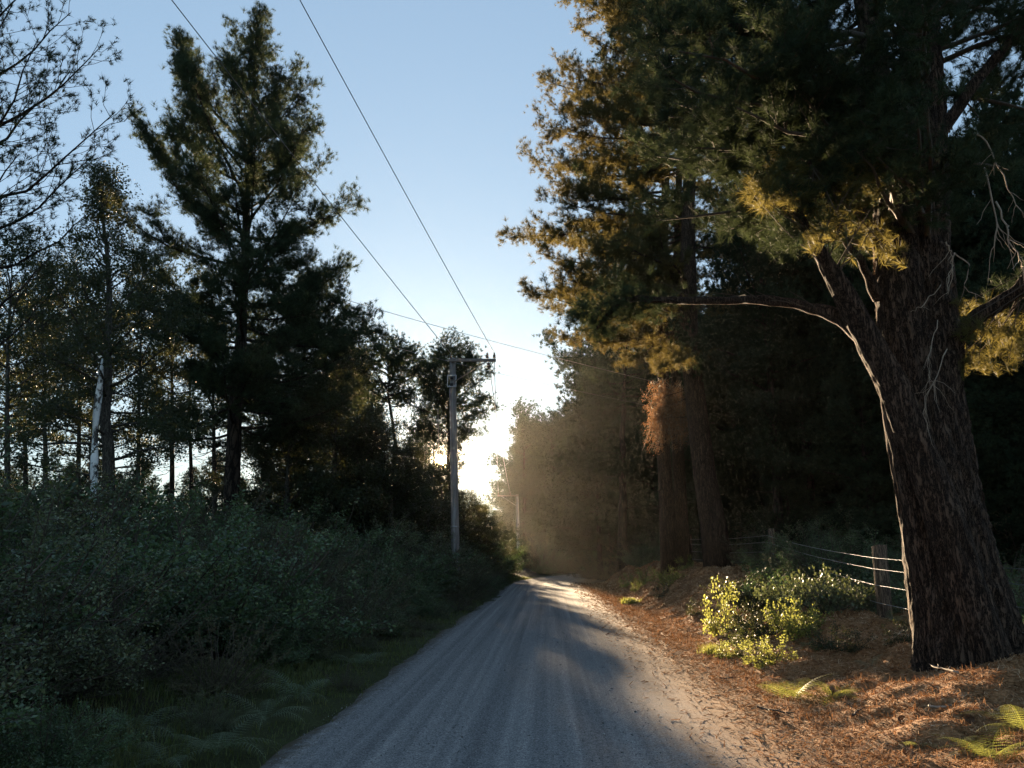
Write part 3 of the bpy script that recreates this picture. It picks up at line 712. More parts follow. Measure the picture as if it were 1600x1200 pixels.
# ---- right side pines by the road
for i, (pxs, Y, r0, lab, sd_, zlo) in enumerate([
    ([(1048, 900), (1042, 800), (1036, 700), (1034, 560), (1040, 300), (1045, 50), (1050, -180)], 28, .29, 'left one of the twin roadside pines, with the brown dead tangle hanging on it', 101, 8.2),
    ([(1070, 900), (1062, 780), (1058, 690), (1056, 500), (1062, 250), (1070, 40), (1076, -160)], 28.6, .26, 'right one of the twin roadside pines, close against its neighbour', 102, 9.2),
    ([(1122, 880), (1108, 800), (1090, 680), (1082, 560), (1076, 400), (1080, 150), (1090, -60), (1096, -200)], 25, .42, 'thick leaning roadside pine right of the twin trunks', 103, 7.6)]):
    b, tp = lean(pxs, Y)
    Lx = [5.0, 3.6, 4.6][i]
    pf = (lambda Lx: (lambda t, az: Lx * np.interp(t, [0, .2, .6, 1], [.4, .8, 1, .85]) * (1 - .18 * math.sin(az))))(Lx)
    g = grow(sd_, tp, r0, zlo, tp[-1, 2], pf, [76, 54, 76][i], el=(-.1, .8), up=.4, nn=26, ln=.23, w=.014, dens=3.0, step=.16, tl=.42, dead=10, fl=4, sig=.16, azp=-PI / 2 + .3, flare=1.25)
    tr = tree('pine_tree', lab, 'tree', b, g, M_BARKB, M_NEED if i == 1 else M_NEEDG)  # right twin gets the darker needles to imitate shaded foliage
    if i == 0:
        # brown dead foliage hanging against the twin trunks
        rng = np.random.default_rng(7); T_ = []; Wd = []
        c0 = AT(1043, 655, 27.2) - b
        for k in range(95):
            a0 = AT(1030 + rng.uniform(0, 40), 590 + rng.uniform(0, 70), 27.4 + rng.uniform(-.5, .5)) - b
            q = AT(1003 + rng.uniform(0, 82), 640 + rng.uniform(-20, 68), 27 + rng.uniform(-.6, .5)) - b
            tt = np.linspace(0, 1, 5)[:, None]; P = a0 * (1 - tt) + q * tt; P[:, 2] += .12 * np.sin(tt[:, 0] * PI)
            Wd.append((P, np.linspace(.012, .005, 5), 3))
            for j in range(22):
                pt, d = along(P, rng.uniform(.15, .99)); T_.append((*(pt + rng.normal(0, .07, 3)), *unit(d + rng.normal(0, .5, 3)), rng.uniform(.6, 1)))
        T_ = np.array(T_)
        df = obj('dead_foliage', scatter_mesh('dead_foliage', rng, [leaf_tpl(rng, 8, .085, .034, .1, .1) for _ in range(6)], T_[:, :3], T_[:, 3:6], T_[:, 6]), M_DEADL, tr)
        df['label'] = 'brown dead tangle of twigs hanging on the twin trunks'
        obj('dead_branch', tube_mesh('dead_branch', Wd), M_DEADW, tr)

# more pines of the right edge behind the near one, trunks in the dark
for i, (pxs, Y, r0, lab, zlo) in enumerate([
    ([(1265, 860), (1262, 700), (1256, 500), (1250, 250)], 26, .2, 'thin dark trunked pine in the wood between the leaning pine and the near pine', 7),
    ([(972, 880), (972, 760), (974, 640), (980, 500)], 42, .28, 'dim pine trunk in the haze left of the twin trunks', 9)]):
    b, tp = lean(pxs, Y)
    g = grow(120 + i, tp, r0, zlo, tp[-1, 2], lambda t, az: 3.2 * np.interp(t, [0, .3, 1], [.4, .9, .8]), 28, el=(0, .8), up=.4, nn=14, ln=.2, w=.026, dens=2.5, step=.22, dead=14)
    tree('pine_tree', lab, 'tree', b, g, M_BARK, M_NEED)

# ------------------------------------------------------------------ the big near pine
YB = 9.6
base = AT(1520, 1035, YB); base[2] = hz(base[0], YB) - .2
big = thing('big_pine', 'massive near pine with furrowed bark and forked leaning stem at the right', 'tree', base)
def barky(name, pxs, Ys, radii, seed, sides=72, ds=.035, amp=.035, flare=0.0, mat=M_BARKB, sq=1.0):
    """a trunk or limb with real ridges in its bark; pxs are pixels, Ys depths, radii metres"""
    W_ = np.array([AT(px, py, Y) for (px, py), Y in zip(pxs, Ys)]) - base
    t0 = np.concatenate(([0], np.cumsum(np.linalg.norm(np.diff(W_, axis=0), axis=1))))
    n = int(t0[-1] / ds); t = np.linspace(0, t0[-1], n)
    # smooth interpolation
    P = np.stack([np.interp(t, t0, W_[:, k]) for k in range(3)], 1); R = np.interp(t, t0, radii)
    k = max(3, int(.5 / ds)) | 1; ker = np.hanning(k + 2)[1:-1]; ker /= ker.sum()
    pad = lambda a: np.concatenate([2 * a[0] - a[k // 2:0:-1], a, 2 * a[-1] - a[-2:-k // 2 - 1:-1]])
    for c in range(3): P[:, c] = np.convolve(pad(P[:, c]), ker, 'valid')[:n]
    R = np.convolve(pad(R), ker, 'valid')[:n]
    if max(radii) < .16:      # limbs are kinked and knotty
        for c in range(3): P[:, c] += .035 * noise(t * 1.9, t * 0, seed=seed * 7 + c) + .014 * noise(t * 6, t * 0, seed=seed * 7 + c + 3)
        R = R * (1 + .18 * noise(t * 4.5, t * 0, seed=seed * 5))
    T = np.gradient(P, axis=0); T /= np.linalg.norm(T, axis=1, keepdims=True)
    A = np.cross(T, np.array([0, 1.0, 0])); A /= np.linalg.norm(A, axis=1, keepdims=True); B = np.cross(T, A)
    th = np.arange(sides) / sides * 2 * PI
    TH, S = np.meshgrid(th, t)
    cs, sn = np.cos(TH), np.sin(TH); Rr = R[:, None]
    q = Rr / .06
    ridge = 1 - np.abs(noise(cs * q, sn * q, S / .24 + .3 * noise(cs * 3, sn * 3, S * 2, seed + 5), seed)) * 1.6
    fine = noise(cs * q * 2.3, sn * q * 2.3, S / .09, seed + 1)
    lump = fbm(cs * 1.2, sn * 1.2, S * .9, seed + 2)
    rr = Rr * (1 + .07 * lump) + amp * ridge * np.clip(Rr / .3, .25, 1) + amp * .3 * fine * np.clip(Rr / .3, .3, 1)
    if flare:
        rr = rr * (1 + flare * np.exp(-S / .30) * (1 + .8 * np.sin(TH * 5 + 1)) + .05 * np.exp(-S / 1.2) * np.sin(TH * 7))
    V = P[:, None, :] + rr[..., None] * (A[:, None, :] * cs[..., None] + B[:, None, :] * sn[..., None] * sq)
    jj = np.arange(n * sides).reshape(n, sides); nx_ = np.roll(jj, -1, 1)
    f = np.stack([jj[:-1], nx_[:-1], nx_[1:], jj[1:]], -1).reshape(-1, 4)
    me = mesh_np(name, V.reshape(-1, 3), [f, jj[-1][None, :]], True)
    return obj(name, me, mat, big), P
# main trunk (right part) and the fused left part
tr_main, PM = barky('trunk', [(1528, 1062), (1518, 960), (1494, 860), (1474, 740), (1458, 620), (1450, 500), (1446, 380), (1446, 240), (1440, 100), (1432, -40), (1425, -250), (1420, -700)],
                    [9.6] * 9 + [9.8, 10.2, 11], [.50, .44, .38, .345, .325, .30, .27, .25, .23, .22, .2, .1], 1, flare=.42, amp=.05)
_, PL = barky('trunk_fork', [(1492, 1050), (1478, 900), (1456, 760), (1432, 640), (1416, 540), (1404, 430), (1396, 320), (1386, 220), (1370, 110), (1350, -20), (1330, -260)],
              [9.42, 9.42, 9.42, 9.45, 9.5, 9.5, 9.6, 9.7, 9.9, 10.1, 10.5], [.40, .34, .31, .29, .28, .26, .22, .18, .16, .15, .08], 2, amp=.05)
_, PS = barky('leaning_stem', [(1545, 1040), (1520, 960), (1490, 860), (1458, 760), (1427, 680), (1394, 598), (1356, 530), (1322, 465), (1296, 420), (1276, 385), (1240, 320)],
              [9.1, 9.1, 9.1, 9.1, 9.1, 9.1, 9.1, 9.0, 8.9, 8.8, 8.7], [.22, .22, .21, .19, .18, .165, .15, .13, .10, .07, .04], 3, sides=56, amp=.036, flare=.12)
_, PB = barky('side_stem', [(1484, 1052), (1466, 985), (1452, 930), (1436, 840), (1421, 765), (1403, 690), (1388, 620), (1372, 560)], [9.45, 9.45, 9.45, 9.4, 9.35, 9.3, 9.2, 9.2], [.33, .25, .22, .185, .155, .125, .09, .05], 9, sides=56, amp=.036, flare=.35)
_, LH = barky('limb', [(1362, 545), (1335, 512), (1300, 488), (1240, 470), (1170, 465), (1100, 470), (1030, 470), (965, 470), (930, 520)],
              [9.1, 9.15, 9.3, 9.6, 10, 10.5, 11, 11.5, 12], [.12, .105, .09, .072, .062, .055, .05, .045, .02], 4, sides=32, amp=.014)
_, LR = barky('limb', [(1486, 560), (1500, 520), (1530, 490), (1570, 462), (1610, 432), (1680, 390), (1760, 340)],
              [9.5, 9.35, 9.2, 9.0, 8.8, 8.5, 8.2], [.13, .115, .095, .085, .08, .07, .05], 5, sides=32, amp=.014)
_, L3 = barky('limb', [(1372, 470), (1350, 420), (1322, 368), (1290, 300), (1260, 250)], [9.4, 9.2, 9.0, 8.8, 8.6], [.075, .055, .045, .035, .02], 6, sides=24, amp=.01)
_, L4 = barky('limb', [(1440, 260), (1475, 195), (1520, 130), (1580, 60), (1640, 0)], [9.6, 9.5, 9.3, 9.2, 9], [.1, .08, .07, .06, .05], 7, sides=24, amp=.01)
_, L5 = barky('limb', [(1385, 240), (1330, 130), (1280, 80), (1200, 50), (1100, 45), (1000, 60)], [9.7, 9.5, 9.2, 8.9, 8.7, 8.5], [.11, .09, .08, .07, .055, .03], 8, sides=24, amp=.01)
# its crown: explicit branches, dressed with tufts
rng = np.random.default_rng(200); Wd, Tf = [], []
dress(rng, np.array([LH[int(k)] for k in np.linspace(len(LH) * .6, len(LH) - 1, 7)]), .03, Wd, Tf, dens=7, s0=.1, tl=.5, step=.11, up=-.2, sub=.6)
dress(rng, np.array([LR[int(k)] for k in np.linspace(len(LR) * .25, len(LR) - 1, 7)]), .03, Wd, Tf, dens=4, s0=.1, tl=.3, step=.12, up=.3, sub=.6)
dress(rng, np.array([L3[int(k)] for k in np.linspace(len(L3) * .5, len(L3) - 1, 7)]), .03, Wd, Tf, dens=9, s0=.1, tl=.5, step=.1, up=.3, sub=.6)
dress(rng, np.array([PS[int(k)] for k in np.linspace(len(PS) * .86, len(PS) - 1, 7)]), .03, Wd, Tf, dens=9, s0=.1, tl=.6, step=.1, up=.3, sub=.6)
dress(rng, np.array([L5[int(k)] for k in np.linspace(len(L5) * .25, len(L5) - 1, 7)]), .03, Wd, Tf, dens=6, s0=.1, tl=.4, step=.12, up=.2, sub=.6)
dress(rng, np.array([L4[int(k)] for k in np.linspace(len(L4) * .25, len(L4) - 1, 7)]), .03, Wd, Tf, dens=4, s0=.1, tl=.4, step=.12, up=.2, sub=.6)
dress(rng, np.array([LH[int(k)] for k in np.linspace(len(LH) * .12, len(LH) - 1, 9)]), .03, Wd, [], dens=5, s0=.02, tl=.12, step=.2, up=-.4, sub=0)
for k in range(96):      # branches towards the road and the camera
    src = PM if k % 2 else PL
    z = rng.uniform(5.2, 12.0); i_ = int(np.argmin(np.abs(src[:, 2] - z))); p0 = src[i_]
    az = rng.uniform(-2.7, -.2) if k % 4 else rng.uniform(0, 2.2)
    L = rng.uniform(2.4, 4.6) if z > 6.5 else rng.uniform(1.4, 2.6)
    P = curve(rng, p0, az, rng.uniform(-.35, .15) if z > 6.5 else rng.uniform(0, .4), L, 8, up=.35, wob=.14)
    Wd.append((P, np.linspace(.05, .01, 8), 6))
    dress(rng, P, .035, Wd, Tf, dens=3.6, s0=.3, tl=.36, step=.15, up=.35, sub=.6)
Tf = fill(rng, Tf, 4, .13)
SP = []
for k in range(46):      # long-needled sprays hanging left of the fork
    px, py = rng.uniform(1165, 1400), rng.uniform(262, 405); py = min(py, 300 + (px - 1165) * .35) if px < 1250 else py
    c = AT(px, py, rng.uniform(8.3, 9.3)) - base
    for j in range(5): SP.append((*(c + rng.normal(0, .10, 3)), *unit(np.array((rng.normal(0, .6) - .3, rng.normal(0, .6), rng.uniform(-.3, .8)))), rng.uniform(.85, 1.15)))
    q = L3[int(rng.uniform(.5, .99) * len(L3))] if k % 2 else PS[int(rng.uniform(.8, .99) * len(PS))]
    Wd.append((np.array([q, (q + c) / 2 + rng.normal(0, .05, 3), c]), np.array([.012, .008, .005]), 4))
for k in range(26):      # and sprays on the right limb
    c = AT(rng.uniform(1490, 1610), rng.uniform(455, 590), rng.uniform(8.9, 9.8)) - base
    for j in range(4): SP.append((*(c + rng.normal(0, .09, 3)), *unit(rng.normal(0, .6, 3) + np.array((0, 0, .3))), rng.uniform(.8, 1.15)))
    q = LR[int(rng.uniform(.2, .9) * len(LR))]; Wd.append((np.array([q, (q + c) / 2 + rng.normal(0, .04, 3), c]), np.array([.01, .007, .004]), 4))
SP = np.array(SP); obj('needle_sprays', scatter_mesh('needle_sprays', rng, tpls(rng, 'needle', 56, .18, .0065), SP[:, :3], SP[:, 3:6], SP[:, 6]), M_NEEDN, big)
obj('crown', scatter_mesh('crown', rng, tpls(rng, 'needle', 44, .17, .007), Tf[:, :3], Tf[:, 3:6], Tf[:, 6]), M_NEED, big)  # darker needle copy paints the rest of the crown as shaded
obj('branch', tube_mesh('branch', Wd), M_TWIG, big)
# bare dead twigs hanging right of the trunk and small ones on it
def hang(pts, Y, r, nsub, seed):
    g = np.random.default_rng(seed); Wq = []
    P = np.array([AT(a, c, Y) for a, c in pts]) - base
    tt = np.linspace(0, 1, 12); t0 = np.linspace(0, 1, len(P)); P = np.stack([np.interp(tt, t0, P[:, k]) for k in range(3)], 1); P[1:-1] += g.normal(0, .012, (10, 3))
    Wq.append((P, np.linspace(r, r * .35, 12), 6))
    for k in range(nsub):
        q, d = along(P, g.uniform(.25, .98)); Q = curve(g, q, g.uniform(0, 2 * PI), g.uniform(-1.35, -.5), g.uniform(.15, .45), 5, up=-.2, wob=.3)
        Wq.append((Q, np.linspace(r * .5, r * .2, 5), 4))
    return Wq
for k, (pts, Y, r, ns) in enumerate([([(1538, 262), (1550, 310), (1557, 350), (1552, 385), (1548, 395)], 8.6, .012, 9), ([(1556, 315), (1575, 360), (1590, 400), (1600, 425)], 8.5, .012, 9),
                                     ([(1520, 200), (1545, 230), (1580, 300), (1600, 340)], 8.7, .011, 8), ([(1478, 378), (1488, 400), (1483, 455)], 9.0, .010, 3),
                                     ([(1490, 395), (1515, 412), (1508, 440), (1512, 455), (1535, 465)], 9.0, .009, 3), ([(1470, 445), (1440, 480), (1422, 488)], 9.0, .006, 2),
                                     ([(1492, 395), (1484, 430), (1482, 460)], 8.95, .007, 2), ([(1480, 545), (1460, 590), (1440, 640), (1448, 670)], 8.95, .007, 14),
                                     ([(1465, 500), (1450, 560), (1452, 600)], 8.95, .006, 10)]):
    obj('dead_branch', tube_mesh('dead_branch', hang(pts, Y, r, ns, 300 + k)), M_DEADW, big)
# ivy runners up the lit edges
for k, (ctr, side, off, t0_, t1_) in enumerate([(PS, -1, .27, .02, .75)]):
    pass

# ------------------------------------------------------------------ utility poles and wires
M_POLE = plainmat('weathered_pole_wood', (.22, .205, .20), .85, var=.4, scale=14, stretch=(1, 1, .08))
M_POLE2 = plainmat('haze_paled_pole_wood', (.46, .44, .41), .85, var=.25, scale=10, stretch=(1, 1, .08))  # far pole's wood lightened to paint in the sunlit haze
M_ARM = plainmat('crossarm_wood', (.20, .17, .15), .85, var=.3, scale=14)
M_STEEL = plainmat('galvanised_steel', (.32, .33, .34), .45, .7, var=.2)
M_PORC = plainmat('brown_porcelain', (.10, .06, .045), .25, var=.1)
M_WIRE = plainmat('wire_metal', (.16, .16, .17), .6, .3, var=.1)
M_BLACK = plainmat('black_plastic', (.012, .012, .014), .5, var=.1)
def box_poly(c, s):
    c = np.array(c, float); s = np.array(s, float) / 2
    v = np.array([(x, y, z) for x in (-1, 1) for y in (-1, 1) for z in (-1, 1)]) * s + c
    return v
BOXF = np.array([(0, 1, 3, 2), (4, 6, 7, 5), (0, 4, 5, 1), (2, 3, 7, 6), (0, 2, 6, 4), (1, 5, 7, 3)])
def bev(name, me, mat, parent, w=.008):
    o = obj(name, me, mat, parent); md = o.modifiers.new('b', 'BEVEL'); md.width = w; md.segments = 2; return o
def insulator(parent, p, up=1, s=1.0):
    prof = [(.0, .012), (.02, .012), (.03, .045), (.06, .05), (.075, .03), (.1, .042), (.12, .04), (.135, .022), (.16, .02), (.165, .03), (.185, .02)]
    P = np.array([(0, 0, z * up * s) for z, _ in prof]) + np.array(p); R = np.array([r * s for _, r in prof])
    return obj('insulator', tube_mesh('insulator', [(P, R, 12)]), M_PORC, parent)
def pole(label, base_, top_off, H, r0, r1, arm_dir, arm_len, detail):
    b_ = np.array(base_, float)
    t = thing('utility_pole', label, 'utility pole', b_, 0, 'utility poles along the road')
    zz = np.linspace(0, 1, 24); P = np.stack([zz * top_off[0], zz * top_off[1], zz * H], 1)
    R = r0 + (r1 - r0) * zz
    obj('pole_shaft', tube_mesh('pole_shaft', [(P, R, 20)]), M_POLE if detail else M_POLE2, t)
    top = P[-1]
    for zb in (H * .16, H * .3, H * .88):       # steel bands
        q = P[0] * (1 - zb / H) + P[-1] * zb / H
        obj('steel_band', tube_mesh('steel_band', [(np.array([q - [0, 0, .03], q + [0, 0, .03]]), np.array([r0 + .006, r0 + .006]) * (1 - .2 * zb / H), 16)]), M_STEEL, t)
    az = top + np.array((0, -.16, -.12)); x0, x1 = (-.14, arm_len) if arm_dir > 0 else (-arm_len, .14)
    me = mesh_np('crossarm', box_poly(az + [(x0 + x1) / 2, 0, 0], (x1 - x0, .10, .12)), [BOXF]); bev('crossarm', me, M_ARM, t)
    e = az + np.array((arm_dir * arm_len * .82, -.055, -.02)); f_ = top + np.array((arm_dir * .1, -.165, -.12 - arm_len * .5))
    obj('brace', tube_mesh('brace', [(np.array([f_, e]), np.array([.022, .022]), 6)]), M_ARM if detail else M_STEEL, t)
    ins = []
    for fx in (.80, .96) if detail else (.35, .96):
        p = az + np.array((arm_dir * arm_len * fx, 0, .06)); insulator(t, p, 1, 1.35); ins.append(b_ + p + np.array((0, 0, .25)))
    if detail:
        insulator(t, az + np.array((arm_dir * arm_len * .83, 0, -.07)), -1, 1.5)
        p = az + np.array((-.05, 0, .06)); insulator(t, p, 1, 1.0); ins.append(b_ + p + np.array((0, 0, .2)))
        c = P[-1] + np.array((0, -.17, -.95))
        bk = bev('bracket', mesh_np('bracket', np.concatenate([box_poly(c + [0, .02, .22], (.36, .05, .05)), box_poly(c + [0, .02, -.22], (.34, .05, .05)), box_poly(c + [-.165, .02, 0], (.03, .04, .44)), box_poly(c + [.165, .02, 0], (.03, .04, .44))]),
                     [BOXF + 8 * k for k in range(4)]), M_STEEL, t, .004)
        for dz in (.12, -.14):
            obj('bolt_plate', mesh_np('bolt_plate', box_poly(c + [0, -.02, dz], (.11, .06, .12)), [BOXF]), M_BLACK, t)
        Pc = np.stack([P[4:, 0] - .12, P[4:, 1] - .06, P[4:, 2]], 1)[:-3]
        obj('down_lead', tube_mesh('down_lead', [(Pc, np.full(len(Pc), .014), 6)]), M_STEEL, t)
    return t, ins
Y1 = 29.0
pb_ = AT(714, 872, Y1); pt_ = AT(707, 560, Y1); gb = hz(pb_[0], Y1); pb_[2] = gb - .3
pole1, ins1 = pole('nearer tall weathered utility pole standing in the left thicket, crossarm pointing right', pb_, (pt_ - pb_)[:2], pt_[2] - pb_[2], .165, .115, 1, 1.72, True)
Y2 = 80.0
qb_ = AT(811, 893, Y2); qt_ = AT(808, 773, Y2); qb_[2] = hz(qb_[0], Y2) - .3
pole2, ins2 = pole('far thin pale utility pole at the bend, crossarm pointing left', qb_, (qt_ - qb_)[:2], qt_[2] - qb_[2], .19, .14, -1, 2.05, False)
def wire(label, p0, p1, sag, r=.010, n=60, r1=None):
    p0 = np.array(p0, float); p1 = np.array(p1, float)
    t = np.linspace(0, 1, n)[:, None]; P = p0 * (1 - t) + p1 * t; P[:, 2] -= sag * 4 * (t * (1 - t))[:, 0]
    o = obj('power_line', tube_mesh('power_line', [(P - p0, np.linspace(r, r1 or r, n), 6)]), M_WIRE, None, tuple(p0))
    return tag(o, label, 'power line')
# wires from the nearer pole over the camera
wire('power line running from top centre of the sky down to the crossarm tip', AT(455, -25, 7.0) , ins1[1], .05, .006, r1=.014)
wire('power line running from upper left sky down to the nearer pole top', AT(245, -30, 8.5), ins1[2], .05, .007, r1=.014)
wire('thin wire from the near crossarm tip to the far pole tip', ins1[1], ins2[1], .5, .012)
wire('thin wire from the near crossarm to the far pole', ins1[0], ins2[0], .5, .014)
wire('upper service wire crossing the sky from behind the left pine', AT(480, 450, 34), AT(1050, 603, 28), .15, .014, r1=.006)
wire('lower service wire crossing behind the pole to the right trees', AT(540, 522, 34), AT(1045, 640, 28.2), .15, .011, r1=.004)

b, tp = lean([(696, 860), (692, 790), (686, 715), (684, 640)], 38)
rng = np.random.default_rng(8); st2 = thing('bare_stem', 'thin pale bare stem standing in front of the sun left of the nearer pole', 'dead stem', b)
PT = np.array([trunk_at(tp, tp[-1, 2] * q * .999) for q in np.linspace(0, 1, 16)])
Wq = [(PT, np.linspace(.05, .018, 16), 8)]
for k in range(9):
    q, d = along(PT, rng.uniform(.35, .95)); Wq.append((curve(rng, q, rng.uniform(0, 6.28), rng.uniform(.1, .7), rng.uniform(.3, .9), 5, up=.2, wob=.25), np.linspace(.012, .004, 5), 4))
obj('trunk', tube_mesh('trunk', Wq), M_DEADW, st2)
# ------------------------------------------------------------------ fence
M_POST = barkmat('old_fence_post_wood', (.10, .07, .05), (.26, .18, .12), scale=16, zs=.08, dist=.006)
def fpost(label, p, H, w, rz=0.0):
    g = hz(p[0], p[1])
    v = box_poly((0, 0, H / 2 - .1), (w, w * .8, H + .2)); v[[1, 5], 2] += .015; v[[3, 7], 2] -= .02
    o = bev('fence_post', mesh_np('fence_post', v, [BOXF]), M_POST, None, .01)
    o.location = (p[0], p[1], g); o.rotation_euler = (0, .02, rz)
    tag(o, label, 'fence post', 'wooden posts of the wire fence'); return np.array((p[0], p[1], g))
p1 = AT(1383, 965, 13.0); p1w = fpost('nearer squared fence post just left of the big pine', p1, 1.22, .19, .2)
p2 = AT(1208, 890, 21.5); p2w = fpost('farther thin fence post in the shade behind the shrubs', p2, 1.2, .15, .1)
p0w = fpost('fence post hidden beyond the right edge of the frame', (5.9, 4.2), 1.2, .17, .1)
p3w = fpost('small fence post beside the foot of the twin trunks', AT(1080, 890, 29.5), 1.2, .12, .1)
for k, hgt in enumerate((1.02, .84, .58, .30)):
    q = [a + np.array((-.11, 0, hgt)) for a in (p0w, p1w, p2w, p3w)]
    pts = []
    for a, c in zip(q[:-1], q[1:]):
        t = np.linspace(0, 1, 25)[:-1, None]; s = a * (1 - t) + c * t; s[:, 2] -= .05 * np.sin(t[:, 0] * PI); pts.append(s)
    pts = np.concatenate(pts + [q[-1][None]])
    o = obj('fence_wire', tube_mesh('fence_wire', [(pts - q[0], np.full(len(pts), .0055), 6)]), M_STEEL, None, tuple(q[0]))
    tag(o, ['topmost wire', 'second wire from the top', 'third wire from the top', 'lowest wire'][k] + ' of the fence behind the near pine', 'fence wire', 'wires of the fence')

# marker posts at the bend
M_WHITE = plainmat('white_marker_paint', (.75, .74, .70), .6, var=.08)
for k, (px, py, H) in enumerate([(867, 899, .55), (871.5, 899, .7), (877, 898, .8), (889, 895, .7), (901, 893, .9)]):
    Yk = [66, 68, 69, 74, 79][k]; p = AT(px, py, Yk); g = hz(p[0], Yk)
    o = bev('marker_post', mesh_np('marker_post', box_poly((0, 0, H / 2), (.10, .05, H)), [BOXF]), M_WHITE, None, .01)
    o.location = (p[0], Yk, g); tag(o, 'small white marker post at the outside of the bend, ' + ['leftmost', 'second from left', 'middle one', 'fourth from left', 'rightmost and tallest'][k], 'marker post', 'marker posts at the bend')

# ------------------------------------------------------------------ shrubs
def shrub_mesh(seed, H, R, nst=46, ntw=7, nl=10, ln=.035, w=.02, step=.085, spread_low=.2, kind='leaf'):
    g = np.random.default_rng(seed); W_, T_ = [], []
    for i in range(nst):
        az = i * 2.4 + g.normal(0, .3); out = math.sqrt((i + .5) / nst)
        el = PI / 2 - out * 1.15 + g.normal(0, .1)
        L = H * (1 - .15 * out) * g.uniform(.7, 1.1) if el > .8 else (R * g.uniform(.75, 1.15))
        p0 = np.array((g.normal(0, .12) * R + spread_low * out * R * math.sin(az), g.normal(0, .12) * R + spread_low * out * R * math.cos(az), -.05))
        P = curve(g, p0, az, el, L, 7, up=-.25 * out, wob=.16)
        W_.append((P, np.linspace(.014, .004, 7), 4))
        for j in range(ntw):
            s = g.uniform(.12, .97); q, d = along(P, s)
            Q = curve(g, q, az + g.normal(0, 1.2), g.uniform(-.2, 1.0), g.uniform(.18, .5) * (1.15 - .5 * s), 4, up=.2, wob=.25)
            W_.append((Q, np.linspace(.005, .002, 4), 3))
            l2 = np.linalg.norm(Q[-1] - Q[0]); nt = max(2, int(l2 / step))
            for k in range(nt + 1):
                q2, d2 = along(Q, min(.99, (k + g.uniform(.2, 1)) / (nt + 1))); T_.append((*q2, *unit(d2 + g.normal(0, .5, 3)), g.uniform(.7, 1.2)))
        q, d = along(P, .99); T_.append((*q, *d, 1.2))
    T_ = np.array(T_)
    return tube_mesh('stems', W_), scatter_mesh('foliage', g, [leaf_tpl(g, nl, ln, w, spread=ln * 1.5, stem=ln * 3) if kind == 'leaf' else needle_tpl(g, nl, ln, w, 20, 80, 1.5) for _ in range(7)], T_[:, :3], T_[:, 3:6], T_[:, 6])
def shrub(label, cat, p, meshes, mat, sc=1.0, rz=0.0, group=None, name='shrub'):
    r = thing(name, label, cat, p, rz, group); obj('stems', meshes[0], M_TWIG, r); f_ = obj('foliage', meshes[1], mat, r)
    if meshes[1].materials[0] is not mat: f_.material_slots[0].link = 'OBJECT'; f_.material_slots[0].material = mat
    r.scale = (sc, sc, sc) if np.isscalar(sc) else sc; return r
SV = [shrub_mesh(401, 2.0, 1.1, 64, 10, 12, .034, .018), shrub_mesh(402, 2.2, 1.2, 60, 9, 13, .04, .010, step=.08, kind='n'), shrub_mesh(403, 1.8, 1.2, 60, 9, 11, .044, .024, step=.09), shrub_mesh(404, 2.4, 1.1, 60, 9, 12, .05, .012, step=.08, kind='n')]
SL = ['small-leaved shrub in the left thicket', 'fine-needled heath shrub in the left thicket',
      'broader-leaved shrub in the left thicket', 'wispy upright heath shrub in the left thicket']
M_SH = [M_SHRUB, leafmat('heath_leaves', (.042, .05, .032), (.08, .088, .052), (.17, .17, .11), (.15, .15, .05), trans=.3, nscale=2),
        leafmat('dark_shrub_leaves', (.028, .048, .028), (.052, .09, .042), (.12, .17, .08), (.12, .2, .04), trans=.35, rough=.38, spec=.5, nscale=2),
        leafmat('olive_heath_leaves', (.05, .054, .032), (.09, .092, .05), (.19, .175, .10), (.18, .16, .05), trans=.3, nscale=2)]
rng = np.random.default_rng(55)
sroots = {}
def put_shrub(k, x, y, H, label=None, group='shrubs of the left thicket', wx=1.0):
    Hr = [2.0, 2.2, 1.8, 2.4][k]; s = H / Hr
    if 38 < y < 80 and abs(800 + F * x / y - 808) < 20: return None      # the foot of the far pole stands clear
    if x < 0 and min(np.hypot(x - q[0], y - q[1]) for q in FERNXY) < .55: return None
    loc = (x, y, hz(x, y) - .05); rz = float(rng.uniform(0, 6.28))
    if k not in sroots: r = sroots[k] = shrub(SL[k], 'shrub', loc, SV[k], M_SH[k], 1, rz, group)
    else: r = dup(sroots[k], loc, rz, 1, label or SL[k], group)
    if label: r['label'] = label
    r.scale = (s * wx, s * wx, s)
    return r
v = 3.5
